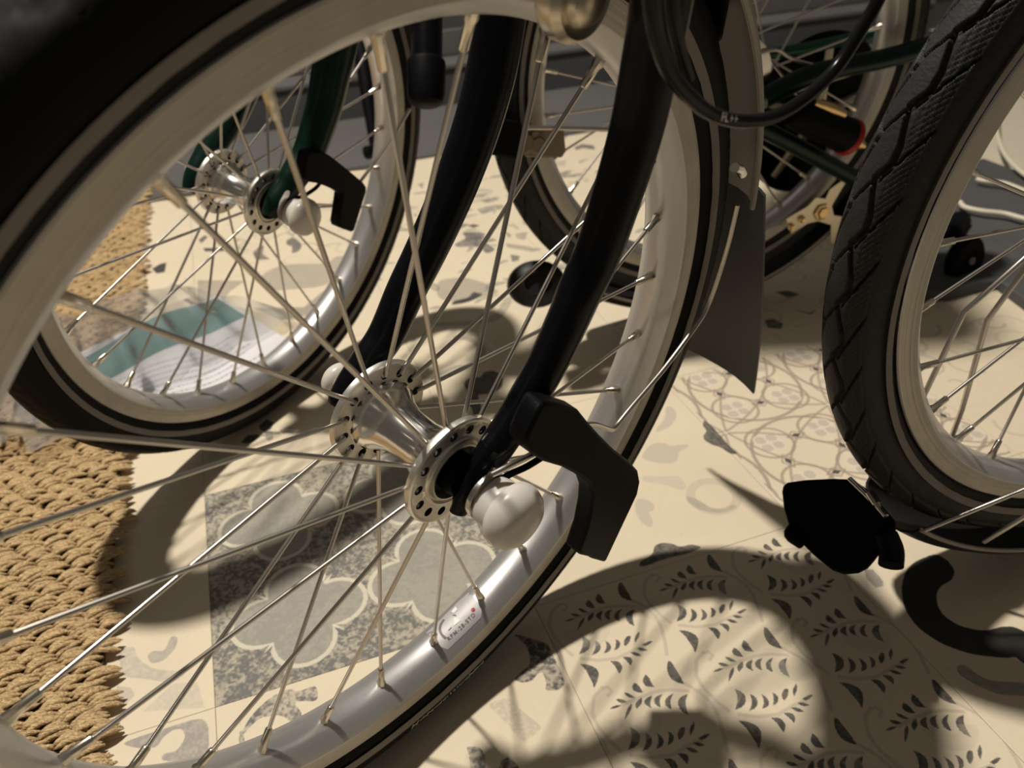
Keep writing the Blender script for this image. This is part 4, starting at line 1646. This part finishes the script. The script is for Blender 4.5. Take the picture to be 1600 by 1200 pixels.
tq, tp = np.array(TQ), np.array(TP)
zz = np.array([0, 0, 1.0])
fc = []
for i in range(NS - 1):
    for j in range(NR):
        j2 = (j + 1) % NR
        fc.append((i * NR + j, i * NR + j2, (i + 1) * NR + j2, (i + 1) * NR + j))
fc = np.array(fc)
fc = np.array(fc)
for a in range(nrow):
    wob = .0022 * math.sin(a * .7) + rs.uniform(-.0012, .0012)
    for b_ in range(ncol + 1):
        u = c1m * TL - .010 - b_ * pitq + (pitq / 2 if a % 2 else 0) + wob + rs.uniform(-.001, .001)
        v = r0m * TL + a * pitp + rs.uniform(-.0008, .0008)
        cen = tq * (Q0 + u) + tp * (P0 + v)
        ang0 = -0.18 + rs.uniform(-.12, .12)
        hl = .0098 + rs.uniform(-.0008, .0012)
        for strand in (-1.5, -.5, .5, 1.5):
            ang = ang0 + rs.uniform(-.24, .24)
            d1 = tq * math.cos(ang) + tp * math.sin(ang)
            d2 = -tq * math.sin(ang) + tp * math.cos(ang)
            so_ = strand * .0024
            hw_ = .0021 + rs.uniform(-.0002, .0005)
            lift = rs.uniform(0, .0016) + (.0010 if abs(strand) < 1 else 0)
            du = rs.uniform(-.0012, .0012)
            vs_ = np.zeros((NS, NR, 3))
            for i, t_ in enumerate(ts):
                e_ = math.sqrt(max(0.03, 1 - abs(t_) ** 3))
                rise = .0032 * (1 - t_ * t_) + lift
                for j in range(NR):
                    g_ = 2 * PI * j / NR + t_ * 1.3
                    vs_[i, j] = cen + d1 * (t_ * hl + du) + d2 * (so_ + hw_ * e_ * math.cos(g_)) + zz * (.0040 + rise + .0017 * e_ * math.sin(g_))
            V_.append(vs_.reshape(-1, 3))
            F_.append(fc + off0)
            off0 += NS * NR
V_ = np.concatenate(V_)
F_ = np.concatenate(F_)
me = bpy.data.meshes.new('braid')
me.vertices.add(len(V_))
me.vertices.foreach_set('co', V_.ravel())
me.loops.add(len(F_) * 4)
me.loops.foreach_set('vertex_index', F_.ravel().astype(np.int32))
me.polygons.add(len(F_))
me.polygons.foreach_set('loop_start', (np.arange(len(F_)) * 4).astype(np.int32))
me.polygons.foreach_set('loop_total', np.full(len(F_), 4, dtype=np.int32))
me.update(calc_edges=True)
me.polygons.foreach_set('use_smooth', [True] * len(F_))
me.materials.append(M['jute'])
o = bpy.data.objects.new('braid', me)
place(o, Matrix.Identity(4), matE)
o['kind'] = 'stuff'

# ------------------------------------------------------------------ leaflet in a clear bag
def grid_sheet(corners, z, nu, nv, amp, seed, m_, name, parent=None, thick=0.0004, zfun=None, uvcrop=None):
    rs_ = random.Random(seed)
    ph_ = [rs_.uniform(0, 6) for _ in range(8)]
    fq = [rs_.uniform(2, 9) for _ in range(8)]
    a, b_, c, d = [Vector((p.x, p.y, 0)) for p in corners]
    top = []
    for i in range(nu + 1):
        for j in range(nv + 1):
            u, v = i / nu, j / nv
            p = a.lerp(b_, u).lerp(d.lerp(c, u), v)
            h = 0
            for k in range(4):
                h += math.sin(fq[k] * u * 3 + fq[k + 4] * v * 2 + ph_[k])
            wr = abs(math.sin(fq[0] * 2.2 * u + 3 * v + ph_[5])) ** 6
            p.z = z + amp * (h * .25 + .35) + amp * .9 * wr
            if zfun:
                p.z += zfun(p)
            top.append(p)
    q = MB()
    fs = []
    for i in range(nu):
        for j in range(nv):
            k = i * (nv + 1) + j
            fs.append((k, k + nv + 1, k + nv + 2, k + 1))
    q.add(top, fs)
    o = q.build(name, m_, parent)
    return o, top


def matrise(p):
    u = (p.dot(TQ) - Q0) / TL
    t_ = max(0, min(1, (.12 - u) / .34))
    return .0145 * t_ * t_ * (3 - 2 * t_)


bagE = empty('leaflet_in_plastic_bag', G(250, 545), 'teal and white leaflet in a clear plastic bag under the green bicycle wheel', 'leaflet')


def P2(px, py):
    return G(px, py, .004)


# paper: white sheet with teal band; corners in photo pixels
A_, B_, C_, D_ = (60, 610), (338, 462), (470, 545), (190, 690)


def quadpt(s, t_):
    x = (A_[0] * (1 - s) + B_[0] * s) * (1 - t_) + (D_[0] * (1 - s) + C_[0] * s) * t_
    y = (A_[1] * (1 - s) + B_[1] * s) * (1 - t_) + (D_[1] * (1 - s) + C_[1] * s) * t_
    return x, y


def papershape(s, t_, lift=0.0):
    x, y = quadpt(s, t_)
    p = P2(x, y)
    p.z = .0034 + matrise(p) + .0016 * math.sin(s * 7 + t_ * 2) * (.4 + s) + lift
    return p


def paperpatch(s0, s1, t0, t1, nu, nv, lift, m_, name, parent, wav=0.0):
    q = MB()
    pts_ = []
    for i in range(nu + 1):
        for j in range(nv + 1):
            s = s0 + (s1 - s0) * i / nu
            tt = t0 + (t1 - t0) * j / nv
            tt += wav * math.sin(s * 5.5 + .6)
            pts_.append(papershape(s, tt, lift))
    fs = [(i * (nv + 1) + j, (i + 1) * (nv + 1) + j, (i + 1) * (nv + 1) + j + 1, i * (nv + 1) + j + 1) for i in range(nu) for j in range(nv)]
    q.add(pts_, fs)
    return q.build(name, m_, parent)


pap = paperpatch(0, 1, 0, 1, 40, 24, 0, M['paper'], 'leaflet_page', bagE)
paperpatch(0, .985, .045, .40, 40, 10, .0004, M['teal'], 'teal_band', bagE, .045)
rs = random.Random(8)
q = MB()
for ln_ in range(7):
    tt = .50 + ln_ * .060
    s = .08 + rs.random() * .1
    end = .55 + rs.random() * .35
    while s < end:
        wl = rs.uniform(.006, .022)
        for k in range(1):
            q.add([papershape(s, tt, .0006), papershape(s + wl, tt, .0006), papershape(s + wl, tt + .011, .0006), papershape(s, tt + .011, .0006)], [(0, 1, 2, 3)])
        s += wl + .008
o = q.build('small_print', M['ink'], pap, smooth=False)
o['kind'] = 'stuff'
# heading, printed upside down as it lies
me = text_mesh('NOTE SUR', .0070)
me.materials.clear()
me.materials.append(M['ink'])
for v in me.vertices:
    s = .30 - v.co.x * 4.6
    tt = .82 - v.co.y * 5.2
    v.co = papershape(s, tt, .0008)
link('heading_print', me, Matrix.Identity(4), pap)
grid_sheet([P2(0, 560), P2(300, 458), P2(470, 500), P2(60, 740)], .0075, 90, 70, .0060, 4, M['bag'], 'clear_bag', bagE, zfun=matrise)
grid_sheet([P2(-40, 600), P2(70, 560), P2(90, 690), P2(-60, 760)], .0085, 26, 26, .0045, 9, M['bag'], 'clear_bag', bagE, zfun=matrise)
